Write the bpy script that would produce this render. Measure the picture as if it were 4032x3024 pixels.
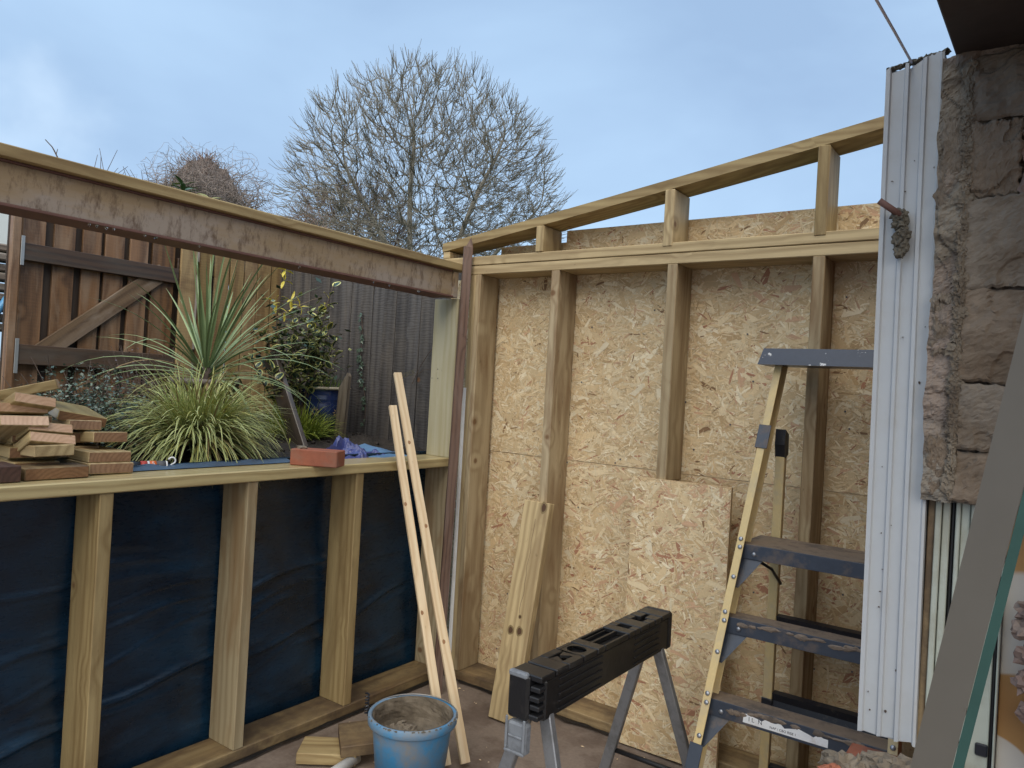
import bpy, bmesh, math, random
import numpy as np
from mathutils import Vector, Matrix, Quaternion, noise

# ------------------------------------------------------------------ camera, sky, sun, exposure
S = bpy.context.scene
for o in list(bpy.data.objects):
    bpy.data.objects.remove(o)
C = S.collection
cam_d = bpy.data.cameras.new('camera'); cam_d.sensor_width = 36; cam_d.lens = 26.35
cam_d.clip_start = 0.05; cam_d.clip_end = 900
cam = bpy.data.objects.new('camera', cam_d); C.objects.link(cam); S.camera = cam
cam.matrix_world = Matrix(((0.81026, -0.04243, 0.58453, 2.58837), (0.58333, -0.03784, -0.81135, -3.11276),
                           (0.05654, 0.99838, -0.00591, 1.56), (0, 0, 0, 1)))
S.view_settings.view_transform = 'Standard'
try: S.view_settings.look = 'None'
except Exception: pass
S.view_settings.gamma = 1.0
S.view_settings.exposure = 1.42
S.view_settings.use_curve_mapping = False
S.render.engine = 'CYCLES'
S.cycles.max_bounces = 6
S.cycles.diffuse_bounces = 4
SUN_DIR = Vector((0.36, -0.60, 0.71)).normalized()      # towards the veiled sun, high behind the camera
W = bpy.data.worlds.new('World'); S.world = W; W.use_nodes = True
nt = W.node_tree; nt.nodes.clear()
def nn(t, typ, **kw):
    n = t.nodes.new(typ)
    for k, v in kw.items():
        if k in n.inputs: n.inputs[k].default_value = v
        else: setattr(n, k, v)
    return n
out = nn(nt, 'ShaderNodeOutputWorld')
sky = nt.nodes.new('ShaderNodeTexSky'); sky.sky_type = 'NISHITA'; sky.sun_disc = False
sky.sun_elevation = math.asin(SUN_DIR.z); sky.sun_rotation = math.atan2(SUN_DIR.x, SUN_DIR.y)
bg1 = nn(nt, 'ShaderNodeBackground', Strength=0.05)
nt.links.new(sky.outputs[0], bg1.inputs[0])
tc = nn(nt, 'ShaderNodeTexCoord')
mp = nn(nt, 'ShaderNodeMapping'); mp.inputs['Scale'].default_value = (1, 1, 2.2); mp.inputs['Location'].default_value = (3.1, 1.4, 0.6)
nt.links.new(tc.outputs['Generated'], mp.inputs[0])
n1 = nn(nt, 'ShaderNodeTexNoise', Scale=1.7, Detail=5.0, Roughness=0.5, Distortion=0.3)
nt.links.new(mp.outputs[0], n1.inputs['Vector'])
rp = nn(nt, 'ShaderNodeValToRGB')
e = rp.color_ramp.elements
e[0].position = 0.36; e[0].color = (0.148, 0.214, 0.312, 1)
e[1].position = 0.66; e[1].color = (0.204, 0.288, 0.392, 1)
nt.links.new(n1.outputs['Fac'], rp.inputs[0])
# one thinner place in the cloud, low on the left, where the light comes through
dotn = nn(nt, 'ShaderNodeVectorMath', operation='DISTANCE'); dotn.inputs[1].default_value = (-0.900, 0.330, 0.245)
n2 = nn(nt, 'ShaderNodeTexNoise', Scale=9.0, Detail=4.0)
nt.links.new(tc.outputs['Generated'], n2.inputs['Vector'])
mw = nn(nt, 'ShaderNodeVectorMath', operation='MULTIPLY_ADD'); mw.inputs[1].default_value = (0.22, 0.22, 0.22)
ctr = nn(nt, 'ShaderNodeVectorMath', operation='SUBTRACT'); ctr.inputs[1].default_value = (0.5, 0.5, 0.5)
nt.links.new(n2.outputs['Color'], ctr.inputs[0]); nt.links.new(ctr.outputs[0], mw.inputs[0]); nt.links.new(tc.outputs['Generated'], mw.inputs[2])
nt.links.new(mw.outputs[0], dotn.inputs[0])
mr = nn(nt, 'ShaderNodeMapRange', interpolation_type='SMOOTHSTEP'); mr.inputs[1].default_value = 0.0; mr.inputs[2].default_value = 0.10
mr.inputs[3].default_value = 0.38; mr.inputs[4].default_value = 0.0
nt.links.new(dotn.outputs['Value'], mr.inputs[0])
mx = nn(nt, 'ShaderNodeMix', data_type='RGBA'); mx.inputs[7].default_value = (0.34, 0.41, 0.485, 1)
nt.links.new(mr.outputs[0], mx.inputs[0]); nt.links.new(rp.outputs[0], mx.inputs[6])
bg2 = nn(nt, 'ShaderNodeBackground', Strength=1.0)
nt.links.new(mx.outputs[2], bg2.inputs[0])
ad = nn(nt, 'ShaderNodeMixShader'); ad.inputs[0].default_value = 0.90
nt.links.new(bg1.outputs[0], ad.inputs[1]); nt.links.new(bg2.outputs[0], ad.inputs[2]); nt.links.new(ad.outputs[0], out.inputs[0])
sd = bpy.data.lights.new('sun', 'SUN'); sd.energy = 1.5; sd.angle = math.radians(75); sd.color = (1.0, 0.90, 0.73)
sun = bpy.data.objects.new('sun', sd); C.objects.link(sun)
sun.rotation_euler = (-SUN_DIR).to_track_quat('-Z', 'Y').to_euler(); sun.location = (0, -4, 8)

random.seed(11); NR = np.random.RandomState(5)
V = Vector
R = math.radians
U = random.uniform

# ------------------------------------------------------------------ materials
def new_mat(name):
    m = bpy.data.materials.new(name); m.use_nodes = True
    t = m.node_tree
    return m, t, t.nodes['Principled BSDF']
def ramp(t, fac, stops):
    r = t.nodes.new('ShaderNodeValToRGB'); el = r.color_ramp.elements
    while len(el) < len(stops): el.new(0.5)
    for x, (p, c) in zip(el, stops): x.position = p; x.color = (*c, 1)
    t.links.new(fac, r.inputs[0]); return r.outputs[0]
def math_n(t, op, a, b=None, c=None):
    n = t.nodes.new('ShaderNodeMath'); n.operation = op
    for i, v in enumerate((a, b, c)):
        if v is None: continue
        if isinstance(v, (int, float)): n.inputs[i].default_value = v
        else: t.links.new(v, n.inputs[i])
    return n.outputs[0]
def mixc(t, fac, a, b, mode='MIX'):
    n = t.nodes.new('ShaderNodeMix'); n.data_type = 'RGBA'; n.blend_type = mode
    for i, v in ((0, fac), (6, a), (7, b)):
        if isinstance(v, (int, float)): n.inputs[i].default_value = v
        elif isinstance(v, tuple): n.inputs[i].default_value = (*v, 1)
        else: t.links.new(v, n.inputs[i])
    return n.outputs[2]
def noise_n(t, vec, scale, detail=4.0, rough=0.55, dist=0.0):
    n = t.nodes.new('ShaderNodeTexNoise'); n.inputs['Scale'].default_value = scale; n.inputs['Detail'].default_value = detail
    n.inputs['Roughness'].default_value = rough; n.inputs['Distortion'].default_value = dist
    if vec is not None: t.links.new(vec, n.inputs['Vector'])
    return n.outputs['Fac']
def mapping(t, vec, scale=(1, 1, 1), loc=(0, 0, 0)):
    n = t.nodes.new('ShaderNodeMapping'); n.inputs['Scale'].default_value = scale; n.inputs['Location'].default_value = loc
    t.links.new(vec, n.inputs[0]); return n.outputs[0]
def obj_coords(t, jitter=True):
    tcn = t.nodes.new('ShaderNodeTexCoord'); o = tcn.outputs['Object']
    if not jitter: return o, None
    oi = t.nodes.new('ShaderNodeObjectInfo')
    v = t.nodes.new('ShaderNodeCombineXYZ')
    t.links.new(math_n(t, 'MULTIPLY', oi.outputs['Random'], 37.0), v.inputs[0])
    t.links.new(math_n(t, 'MULTIPLY', oi.outputs['Random'], 0.09), v.inputs[1])
    t.links.new(math_n(t, 'MULTIPLY_ADD', oi.outputs['Random'], -0.07, 0.05), v.inputs[2])
    a = t.nodes.new('ShaderNodeVectorMath'); a.operation = 'ADD'
    t.links.new(o, a.inputs[0]); t.links.new(v.outputs[0], a.inputs[1])
    return a.outputs[0], oi.outputs['Random']
def bump(t, b, h, strength=0.3, dist=0.002):
    n = t.nodes.new('ShaderNodeBump'); n.inputs['Strength'].default_value = strength; n.inputs['Distance'].default_value = dist
    t.links.new(h, n.inputs['Height']); t.links.new(n.outputs[0], b.inputs['Normal'])

def wood(name, light, dark, stain, knot=(0.16, 0.075, 0.03), rough=0.62, wet=0.0, ring=34.0, stain_amt=0.55, knots=0.72, var=0.35, sawn=0.0, grime=0.0):
    """Sawn softwood; the grain runs along the object's own X axis."""
    m, t, b = new_mat(name)
    v, rnd = obj_coords(t)
    fib = noise_n(t, mapping(t, v, (1.6, 95, 95)), 2.0, 5.0, 0.65)
    # gentle wander of the growth rings along the board
    wan = t.nodes.new('ShaderNodeTexNoise'); wan.inputs['Scale'].default_value = 1.0; wan.inputs['Detail'].default_value = 2
    t.links.new(mapping(t, v, (1.5, 7, 7)), wan.inputs['Vector'])
    wv = t.nodes.new('ShaderNodeVectorMath'); wv.operation = 'MULTIPLY_ADD'
    t.links.new(wan.outputs['Color'], wv.inputs[0]); wv.inputs[1].default_value = (0.0, 0.06, 0.06); t.links.new(v, wv.inputs[2])
    # knots, only in some cells
    vo = t.nodes.new('ShaderNodeTexVoronoi'); vo.inputs['Scale'].default_value = 6.0
    t.links.new(v, vo.inputs['Vector'])
    sep = t.nodes.new('ShaderNodeSeparateColor'); t.links.new(vo.outputs['Color'], sep.inputs[0])
    has = math_n(t, 'GREATER_THAN', sep.outputs[0], knots)
    kd = t.nodes.new('ShaderNodeMapRange'); kd.interpolation_type = 'SMOOTHSTEP'
    kd.inputs[1].default_value = 0.05; kd.inputs[2].default_value = 0.13; kd.inputs[3].default_value = 1; kd.inputs[4].default_value = 0
    t.links.new(vo.outputs['Distance'], kd.inputs[0])
    kn = math_n(t, 'MULTIPLY', kd.outputs[0], has)
    kw = t.nodes.new('ShaderNodeMapRange'); kw.interpolation_type = 'SMOOTHSTEP'
    kw.inputs[1].default_value = 0.0; kw.inputs[2].default_value = 0.45; kw.inputs[3].default_value = 1; kw.inputs[4].default_value = 0
    t.links.new(vo.outputs['Distance'], kw.inputs[0])
    swell = math_n(t, 'MULTIPLY', math_n(t, 'MULTIPLY', kw.outputs[0], has), 0.030)
    sx = t.nodes.new('ShaderNodeSeparateXYZ'); t.links.new(wv.outputs[0], sx.inputs[0])
    rr = math_n(t, 'SQRT', math_n(t, 'ADD', math_n(t, 'POWER', sx.outputs[1], 2.0), math_n(t, 'POWER', sx.outputs[2], 2.0)))
    rr = math_n(t, 'ADD', rr, swell)
    ph = math_n(t, 'SINE', math_n(t, 'MULTIPLY', rr, ring * 2 * math.pi))
    ph = math_n(t, 'MULTIPLY_ADD', ph, 0.5, 0.5)
    ph = math_n(t, 'POWER', ph, 1.7)
    g = math_n(t, 'ADD', math_n(t, 'MULTIPLY', ph, 0.62), math_n(t, 'MULTIPLY_ADD', fib, 0.95, -0.28))
    col = mixc(t, g, light, dark)
    st = noise_n(t, mapping(t, v, (1.1, 6, 6), (3, 1, 2)), 2.2, 4.0, 0.6, 0.6)
    stf = t.nodes.new('ShaderNodeMapRange'); stf.inputs[1].default_value = 0.45; stf.inputs[2].default_value = 0.66
    stf.inputs[3].default_value = 0; stf.inputs[4].default_value = stain_amt
    t.links.new(st, stf.inputs[0])
    col = mixc(t, stf.outputs[0], col, stain)
    tone = math_n(t, 'MULTIPLY_ADD', rnd, var, 1.0 - var * 0.5)
    hs = t.nodes.new('ShaderNodeHueSaturation'); t.links.new(tone, hs.inputs['Value']); t.links.new(col, hs.inputs['Color'])
    hs.inputs['Hue'].default_value = 0.5
    t.links.new(math_n(t, 'MULTIPLY_ADD', rnd, -0.16, 1.0), hs.inputs['Saturation'])
    col = mixc(t, math_n(t, 'MULTIPLY', kn, 0.85), hs.outputs[0], knot)
    # specks, scuffs and dirt
    sp = noise_n(t, mapping(t, v, (18, 60, 60), (7, 3, 1)), 1.0, 3.0, 0.6)
    spf = t.nodes.new('ShaderNodeMapRange'); spf.inputs[1].default_value = 0.68; spf.inputs[2].default_value = 0.76; spf.inputs[4].default_value = 0.55
    t.links.new(sp, spf.inputs[0])
    col = mixc(t, spf.outputs[0], col, tuple(x * 0.35 for x in dark))
    if grime:
        gr = noise_n(t, v, 3.3, 6.0, 0.7)
        gf = t.nodes.new('ShaderNodeMapRange'); gf.inputs[1].default_value = 0.40; gf.inputs[2].default_value = 0.60; gf.inputs[4].default_value = grime
        t.links.new(gr, gf.inputs[0])
        col = mixc(t, gf.outputs[0], col, (0.075, 0.052, 0.038))
    h = math_n(t, 'ADD', math_n(t, 'MULTIPLY', fib, 1.0), math_n(t, 'MULTIPLY', ph, 0.25))
    if sawn:
        w = t.nodes.new('ShaderNodeTexWave'); w.wave_type = 'BANDS'; w.bands_direction = 'X'
        w.inputs['Scale'].default_value = 17.0; w.inputs['Distortion'].default_value = 7.0; w.inputs['Detail'].default_value = 4; w.inputs['Detail Scale'].default_value = 2.0
        t.links.new(mapping(t, v, (1, 0.35, 0.35)), w.inputs['Vector'])
        h = math_n(t, 'ADD', h, math_n(t, 'MULTIPLY', w.outputs['Fac'], 2.0 * sawn))
        col = mixc(t, math_n(t, 'MULTIPLY', w.outputs['Fac'], 0.22 * sawn), col, tuple(min(1, x * 2.2) for x in light))
    t.links.new(col, b.inputs['Base Color'])
    b.inputs['Roughness'].default_value = rough
    b.inputs['Specular IOR Level'].default_value = 0.35
    if wet: b.inputs['Coat Weight'].default_value = wet; b.inputs['Coat Roughness'].default_value = 0.22
    bump(t, b, h, 0.35, 0.0018)
    return m

def plain(name, col, rough=0.5, metal=0.0, var=0.15, nscale=18.0, dirt=None, dirt_amt=0.5, dirt_scale=5.0, bumpy=0.15, coat=0.0, lo=0.48, hi=0.62, jitter=True, bdist=0.002):
    m, t, b = new_mat(name)
    v, rnd = obj_coords(t, jitter)
    n = noise_n(t, v, nscale, 5.0, 0.6)
    c = mixc(t, n, tuple(x * (1 - var) for x in col), tuple(min(1, x * (1 + var)) for x in col))
    if dirt:
        d = noise_n(t, v, dirt_scale, 7.0, 0.68)
        mrn = t.nodes.new('ShaderNodeMapRange'); mrn.inputs[1].default_value = lo; mrn.inputs[2].default_value = hi; mrn.inputs[4].default_value = dirt_amt
        t.links.new(d, mrn.inputs[0])
        c = mixc(t, mrn.outputs[0], c, dirt)
        t.links.new(math_n(t, 'MULTIPLY_ADD', mrn.outputs[0], 0.35, rough), b.inputs['Roughness'])
    else:
        b.inputs['Roughness'].default_value = rough
    t.links.new(c, b.inputs['Base Color'])
    b.inputs['Metallic'].default_value = metal
    if coat: b.inputs['Coat Weight'].default_value = coat; b.inputs['Coat Roughness'].default_value = 0.15
    if bumpy: bump(t, b, n, bumpy, bdist)
    return m

def vcol(name, rough=0.6, spec=0.4, nvar=0.25, nscale=60.0, coat=0.0, bumpy=0.0, trans=0.0):
    m, t, b = new_mat(name)
    a = t.nodes.new('ShaderNodeVertexColor'); a.layer_name = 'Col'
    v, rnd = obj_coords(t)
    n = noise_n(t, v, nscale, 3.0)
    hs = t.nodes.new('ShaderNodeHueSaturation'); t.links.new(a.outputs[0], hs.inputs['Color'])
    t.links.new(math_n(t, 'MULTIPLY_ADD', n, 2 * nvar, 1 - nvar), hs.inputs['Value'])
    t.links.new(hs.outputs[0], b.inputs['Base Color'])
    b.inputs['Roughness'].default_value = rough; b.inputs['Specular IOR Level'].default_value = spec
    if coat: b.inputs['Coat Weight'].default_value = coat
    if bumpy: bump(t, b, n, bumpy, 0.001)
    return m

M = {}
M['treated'] = wood('treated_pine', (0.51, 0.385, 0.185), (0.30, 0.205, 0.085), (0.225, 0.145, 0.06), stain_amt=0.6, knots=0.55, var=0.5)
M['treated_grey'] = wood('treated_pine_grey', (0.44, 0.36, 0.22), (0.28, 0.21, 0.11), (0.27, 0.165, 0.07), stain_amt=0.75, knots=0.6, var=0.5)
M['treated_brown'] = wood('treated_pine_brown', (0.43, 0.335, 0.19), (0.27, 0.19, 0.092), (0.20, 0.115, 0.045), stain_amt=0.8, knots=0.55, var=0.5)
M['treated_pale'] = wood('treated_pine_pale', (0.62, 0.57, 0.40), (0.52, 0.46, 0.28), (0.45, 0.36, 0.18), stain_amt=0.3, knots=0.9)
M['plate'] = wood('sole_plate_timber', (0.38, 0.275, 0.135), (0.24, 0.16, 0.075), (0.15, 0.088, 0.045), stain_amt=0.75, grime=0.8)
M['sill'] = wood('wet_sill_timber', (0.55, 0.44, 0.19), (0.36, 0.26, 0.10), (0.27, 0.18, 0.07), stain_amt=0.35, wet=0.5, rough=0.4)
M['white_pine'] = wood('fresh_white_pine', (0.82, 0.66, 0.44), (0.66, 0.47, 0.27), (0.60, 0.40, 0.22), stain_amt=0.3, ring=60)
M['red_wood'] = wood('weathered_red_wood', (0.185, 0.108, 0.075), (0.085, 0.046, 0.032), (0.23, 0.165, 0.14), stain_amt=0.6, ring=55, knots=0.8)
M['gate'] = wood('stained_gate_timber', (0.205, 0.098, 0.034), (0.066, 0.031, 0.013), (0.24, 0.155, 0.09), stain_amt=0.75, wet=0.25, ring=26, sawn=0.2, var=0.6)
M['gate_rail'] = wood('gate_rail_timber', (0.085, 0.047, 0.026), (0.034, 0.019, 0.012), (0.085, 0.07, 0.055), stain_amt=0.7, wet=0.35, ring=26, var=0.4)
M['gate_brace'] = wood('gate_brace_timber', (0.18, 0.115, 0.062), (0.09, 0.053, 0.029), (0.27, 0.21, 0.16), stain_amt=0.8, ring=26, sawn=0.15)
M['new_board'] = wood('new_fence_board', (0.29, 0.195, 0.075), (0.155, 0.09, 0.032), (0.12, 0.065, 0.028), stain_amt=0.7, ring=24, knots=0.55, sawn=0.25, var=0.5)
M['old_board'] = wood('old_grey_fence_board', (0.085, 0.080, 0.080), (0.035, 0.032, 0.033), (0.125, 0.108, 0.092), stain_amt=0.6, ring=20, sawn=0.5, var=0.6, rough=0.5)
M['stake'] = wood('weathered_stake', (0.16, 0.13, 0.095), (0.08, 0.06, 0.045), (0.2, 0.18, 0.15), stain_amt=0.6)
M['wet_dark'] = wood('wet_dark_plank', (0.085, 0.062, 0.047), (0.038, 0.027, 0.021), (0.12, 0.105, 0.095), stain_amt=0.5, wet=0.7, rough=0.4)
M['log'] = wood('log_bark_grey', (0.24, 0.19, 0.15), (0.10, 0.075, 0.06), (0.3, 0.26, 0.22), stain_amt=0.6)
M['endgrain'] = wood('fresh_end_grain', (0.72, 0.47, 0.30), (0.58, 0.35, 0.21), (0.52, 0.30, 0.17), ring=70, stain_amt=0.55, rough=0.6)
M['endgrain_dark'] = wood('wet_end_grain', (0.34, 0.185, 0.092), (0.22, 0.115, 0.052), (0.18, 0.085, 0.04), ring=70, stain_amt=0.6, rough=0.6)
M['dark_end'] = wood('muddy_end_grain', (0.10, 0.05, 0.036), (0.06, 0.03, 0.022), (0.05, 0.03, 0.025), ring=60)
M['osb_base'] = plain('osb_base', (0.58, 0.43, 0.25), 0.7, nscale=45, var=0.4, bumpy=0.5)
M['osb_strand'] = vcol('osb_strand', 0.62, 0.35, 0.18, 120.0, bumpy=0.25)
M['floor'] = plain('brown_floor_screed', (0.205, 0.160, 0.130), 0.8, nscale=60, var=0.3, dirt=(0.105, 0.072, 0.054), dirt_amt=0.75, dirt_scale=3.2, bumpy=0.35)
M['soil'] = plain('dark_wet_soil', (0.028, 0.022, 0.019), 0.75, nscale=30, var=0.6, dirt=(0.06, 0.047, 0.038), dirt_scale=14, bumpy=1.0, bdist=0.02)
M['lawn'] = plain('rough_lawn', (0.045, 0.07, 0.025), 0.9, nscale=6, var=0.5, bumpy=0.6, dirt=(0.07, 0.06, 0.035), dirt_scale=0.8)
M['black_plastic'] = plain('black_plastic', (0.008, 0.008, 0.0095), 0.42, coat=0.25, nscale=70, var=0.4, dirt=(0.16, 0.145, 0.13), dirt_amt=0.22, dirt_scale=26, lo=0.54, hi=0.8, bumpy=0.2)
M['black_rubber'] = plain('black_edge_plastic', (0.012, 0.012, 0.014), 0.5, var=0.2)
M['grey_steel'] = plain('galvanised_grey_steel', (0.27, 0.275, 0.29), 0.42, 0.55, nscale=25, var=0.15, dirt=(0.13, 0.125, 0.12), dirt_amt=0.5, dirt_scale=9)
M['clip_grey'] = plain('grey_clip_plastic', (0.21, 0.225, 0.25), 0.5, nscale=40, dirt=(0.10, 0.10, 0.11), dirt_scale=25)
M['ladder_yellow'] = plain('yellow_fibreglass', (0.64, 0.49, 0.235), 0.5, nscale=60, var=0.12, dirt=(0.50, 0.42, 0.28), dirt_amt=0.6, dirt_scale=8, bumpy=0.1)
M['ladder_steel'] = plain('slate_blue_painted_steel', (0.048, 0.060, 0.085), 0.42, 0.15, nscale=45, var=0.2, dirt=(0.17, 0.13, 0.105), dirt_amt=0.65, dirt_scale=10, lo=0.54, hi=0.66)
M['ladder_cap'] = plain('paint_splashed_cap', (0.045, 0.057, 0.085), 0.4, 0.1, nscale=45, var=0.15, dirt=(0.75, 0.75, 0.75), dirt_amt=1.0, dirt_scale=11, lo=0.63, hi=0.65)
M['ladder_mud'] = plain('muddy_tread', (0.19, 0.145, 0.11), 0.6, nscale=30, var=0.3, dirt=(0.06, 0.055, 0.055), dirt_amt=0.6, dirt_scale=12, bumpy=0.4)
M['ladder_dark'] = plain('dark_steel_bar', (0.020, 0.023, 0.032), 0.35, 0.2, nscale=40, dirt=(0.2, 0.17, 0.13), dirt_amt=0.35, dirt_scale=30, lo=0.56, hi=0.7)
M['rivet'] = plain('steel_rivet', (0.34, 0.36, 0.40), 0.35, 0.7)
M['white_frame'] = plain('white_plastic_profile', (0.455, 0.475, 0.50), 0.45, nscale=25, var=0.05, dirt=(0.40, 0.39, 0.38), dirt_amt=0.5, dirt_scale=6, lo=0.5, hi=0.75)
M['cream_frame'] = plain('cream_plastic_profile', (0.44, 0.475, 0.42), 0.45, nscale=25, var=0.06, dirt=(0.27, 0.25, 0.19), dirt_amt=0.5, dirt_scale=5)
M['mortar'] = plain('rough_mortar', (0.20, 0.165, 0.125), 0.9, nscale=22, var=0.35, dirt=(0.10, 0.075, 0.055), dirt_amt=0.8, dirt_scale=6, bumpy=0.9, bdist=0.01)
M['mortar_dark'] = plain('old_grey_mortar', (0.13, 0.115, 0.09), 0.92, nscale=24, var=0.4, dirt=(0.085, 0.072, 0.058), dirt_amt=0.8, dirt_scale=7, bumpy=0.9, bdist=0.008)
def jamb_mat():
    m, t, b = new_mat('broken_render'); v, r = obj_coords(t, False)
    wn = t.nodes.new('ShaderNodeTexNoise'); wn.inputs['Scale'].default_value = 9.0; wn.inputs['Detail'].default_value = 6; t.links.new(v, wn.inputs['Vector'])
    wv = t.nodes.new('ShaderNodeVectorMath'); wv.operation = 'MULTIPLY_ADD'; wv.inputs[1].default_value = (0.09, 0.09, 0.07); t.links.new(wn.outputs['Color'], wv.inputs[0]); t.links.new(v, wv.inputs[2])
    vo = t.nodes.new('ShaderNodeTexVoronoi'); vo.inputs['Scale'].default_value = 4.0; t.links.new(mapping(t, wv.outputs[0], (0.8, 0.2, 1.35)), vo.inputs['Vector'])
    ve = t.nodes.new('ShaderNodeTexVoronoi'); ve.feature = 'DISTANCE_TO_EDGE'; ve.inputs['Scale'].default_value = 4.0; t.links.new(mapping(t, wv.outputs[0], (0.8, 0.2, 1.35)), ve.inputs['Vector'])
    sc = t.nodes.new('ShaderNodeSeparateColor'); t.links.new(vo.outputs['Color'], sc.inputs[0])
    c = ramp(t, sc.outputs[0], [(0.0, (0.235, 0.21, 0.17)), (0.3, (0.285, 0.245, 0.195)), (0.55, (0.24, 0.20, 0.155)), (0.78, (0.33, 0.26, 0.22)), (1.0, (0.27, 0.25, 0.21))])
    n = noise_n(t, v, 26.0, 8.0, 0.7)
    c = mixc(t, math_n(t, 'MULTIPLY', n, 0.75), c, (0.135, 0.108, 0.082))
    st = t.nodes.new('ShaderNodeMapRange'); st.inputs[1].default_value = 0.50; st.inputs[2].default_value = 0.66; st.inputs[4].default_value = 0.8
    t.links.new(noise_n(t, mapping(t, v, (9, 3, 2.0)), 1.0, 4.0), st.inputs[0]); c = mixc(t, st.outputs[0], c, (0.115, 0.078, 0.052))
    cr = t.nodes.new('ShaderNodeMapRange'); cr.inputs[1].default_value = 0.0; cr.inputs[2].default_value = 0.05; cr.inputs[3].default_value = 0.55; cr.inputs[4].default_value = 0.0
    t.links.new(ve.outputs['Distance'], cr.inputs[0]); c = mixc(t, cr.outputs[0], c, (0.06, 0.048, 0.04))
    t.links.new(c, b.inputs['Base Color']); b.inputs['Roughness'].default_value = 0.92
    h = math_n(t, 'ADD', math_n(t, 'MULTIPLY', n, 0.7), math_n(t, 'MINIMUM', math_n(t, 'MULTIPLY', ve.outputs['Distance'], 9.0), 0.6))
    bump(t, b, h, 0.7, 0.008); return m
M['jamb'] = jamb_mat()
for nm_, c_ in (('stone_grey', (0.205, 0.170, 0.135)), ('stone_brown', (0.21, 0.163, 0.122)), ('stone_pink', (0.30, 0.205, 0.17))):
    M[nm_] = plain(nm_, c_, 0.9, nscale=40, var=0.3, dirt=(0.125, 0.090, 0.062), dirt_amt=0.75, dirt_scale=5.5, lo=0.47, hi=0.64, bumpy=0.7, bdist=0.006)
M['pink_stone'] = plain('pinkish_brick', (0.20, 0.14, 0.12), 0.85, nscale=16, var=0.25, dirt=(0.32, 0.27, 0.22), dirt_scale=7, bumpy=0.6)
M['brick'] = plain('red_brick', (0.30, 0.098, 0.055), 0.8, nscale=30, var=0.3, dirt=(0.25, 0.16, 0.12), dirt_amt=0.4, dirt_scale=14, bumpy=0.5)
M['lintel'] = plain('dark_rusty_lintel', (0.035, 0.026, 0.024), 0.75, nscale=18, var=0.35, dirt=(0.06, 0.048, 0.042), dirt_scale=5, bumpy=0.4)
M['bucket'] = plain('blue_bucket_plastic', (0.05, 0.255, 0.50), 0.42, nscale=25, var=0.12, dirt=(0.25, 0.235, 0.215), dirt_amt=0.9, dirt_scale=5, lo=0.40, hi=0.60, bumpy=0.15)
M['wire'] = plain('galvanised_wire', (0.30, 0.29, 0.28), 0.45, 0.6)
M['pipe'] = plain('white_pipe_plastic', (0.78, 0.79, 0.80), 0.3, var=0.04, dirt=(0.4, 0.36, 0.32), dirt_amt=0.3)
M['tarp'] = plain('violet_blue_tarpaulin', (0.060, 0.080, 0.27), 0.3, nscale=90, var=0.2, coat=0.35, dirt=(0.03, 0.035, 0.10), dirt_amt=0.5)
M['tarp_flat'] = plain('pale_blue_sheet', (0.12, 0.24, 0.42), 0.45, nscale=90, var=0.15, dirt=(0.10, 0.17, 0.30), dirt_amt=0.4)
M['sheet_edge'] = plain('dull_blue_sheet_edge', (0.07, 0.115, 0.185), 0.4, nscale=90, var=0.2, dirt=(0.05, 0.06, 0.08), dirt_amt=0.6, dirt_scale=12)
M['cable'] = plain('pale_violet_cable', (0.70, 0.70, 0.80), 0.5, bumpy=0)
M['knot_dark'] = plain('dark_knot', (0.085, 0.042, 0.02), 0.6, bumpy=0)
M['knot_halo'] = plain('knot_ring', (0.235, 0.17, 0.08), 0.6, bumpy=0.1)
M['knot_red'] = plain('red_knot', (0.30, 0.155, 0.07), 0.6, bumpy=0)
M['bucket_mortar'] = plain('brown_mortar', (0.165, 0.135, 0.10), 0.92, nscale=24, var=0.4, dirt=(0.09, 0.07, 0.05), dirt_amt=0.8, dirt_scale=9, bumpy=0.9, bdist=0.006)
M['glaze'] = plain('dark_blue_glaze', (0.014, 0.028, 0.095), 0.14, nscale=10, var=0.4, coat=0.8, bumpy=0.0)
M['glaze_rim'] = plain('cream_glaze_rim', (0.40, 0.36, 0.27), 0.3, bumpy=0.0)
M['clay_pot'] = plain('brown_plant_pot', (0.12, 0.10, 0.085), 0.5)
M['rim_grey'] = plain('grey_pot_rim', (0.30, 0.28, 0.26), 0.5)
M['gold'] = plain('gold_flower_print', (0.35, 0.25, 0.14), 0.4, bumpy=0)
M['gap_shade_board'] = wood('shade_toned_backing_board', (0.05, 0.030, 0.018), (0.022, 0.013, 0.009), (0.06, 0.045, 0.035))  # near black colour stands in for the shade in the board gaps
M['hook'] = plain('white_hook_plastic', (0.85, 0.86, 0.88), 0.3, bumpy=0)
M['tube_black'] = plain('black_tube_wrap', (0.02, 0.02, 0.025), 0.3, bumpy=0)
M['print_red'] = plain('red_print', (0.55, 0.06, 0.045), 0.4, bumpy=0)
M['print_orange'] = plain('orange_print', (0.75, 0.16, 0.03), 0.4, bumpy=0)
M['print_white'] = plain('white_label_paper', (0.82, 0.83, 0.85), 0.5, bumpy=0, dirt=(0.55, 0.48, 0.42), dirt_amt=0.5, dirt_scale=40, lo=0.5, hi=0.7)
M['ink'] = plain('grey_ink', (0.10, 0.10, 0.11), 0.7, bumpy=0)
M['pencil'] = plain('pencil_line', (0.13, 0.125, 0.09), 0.7, bumpy=0)
M['hinge'] = plain('galvanised_hinge', (0.36, 0.38, 0.39), 0.4, 0.5)
M['strap'] = plain('blue_watering_plastic', (0.10, 0.32, 0.58), 0.35, var=0.1)
M['cladding'] = plain('white_roof_cladding', (0.66, 0.70, 0.68), 0.5, var=0.06)
M['slate'] = plain('slate_chip', (0.06, 0.066, 0.078), 0.4, var=0.35, bumpy=0.4)
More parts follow.
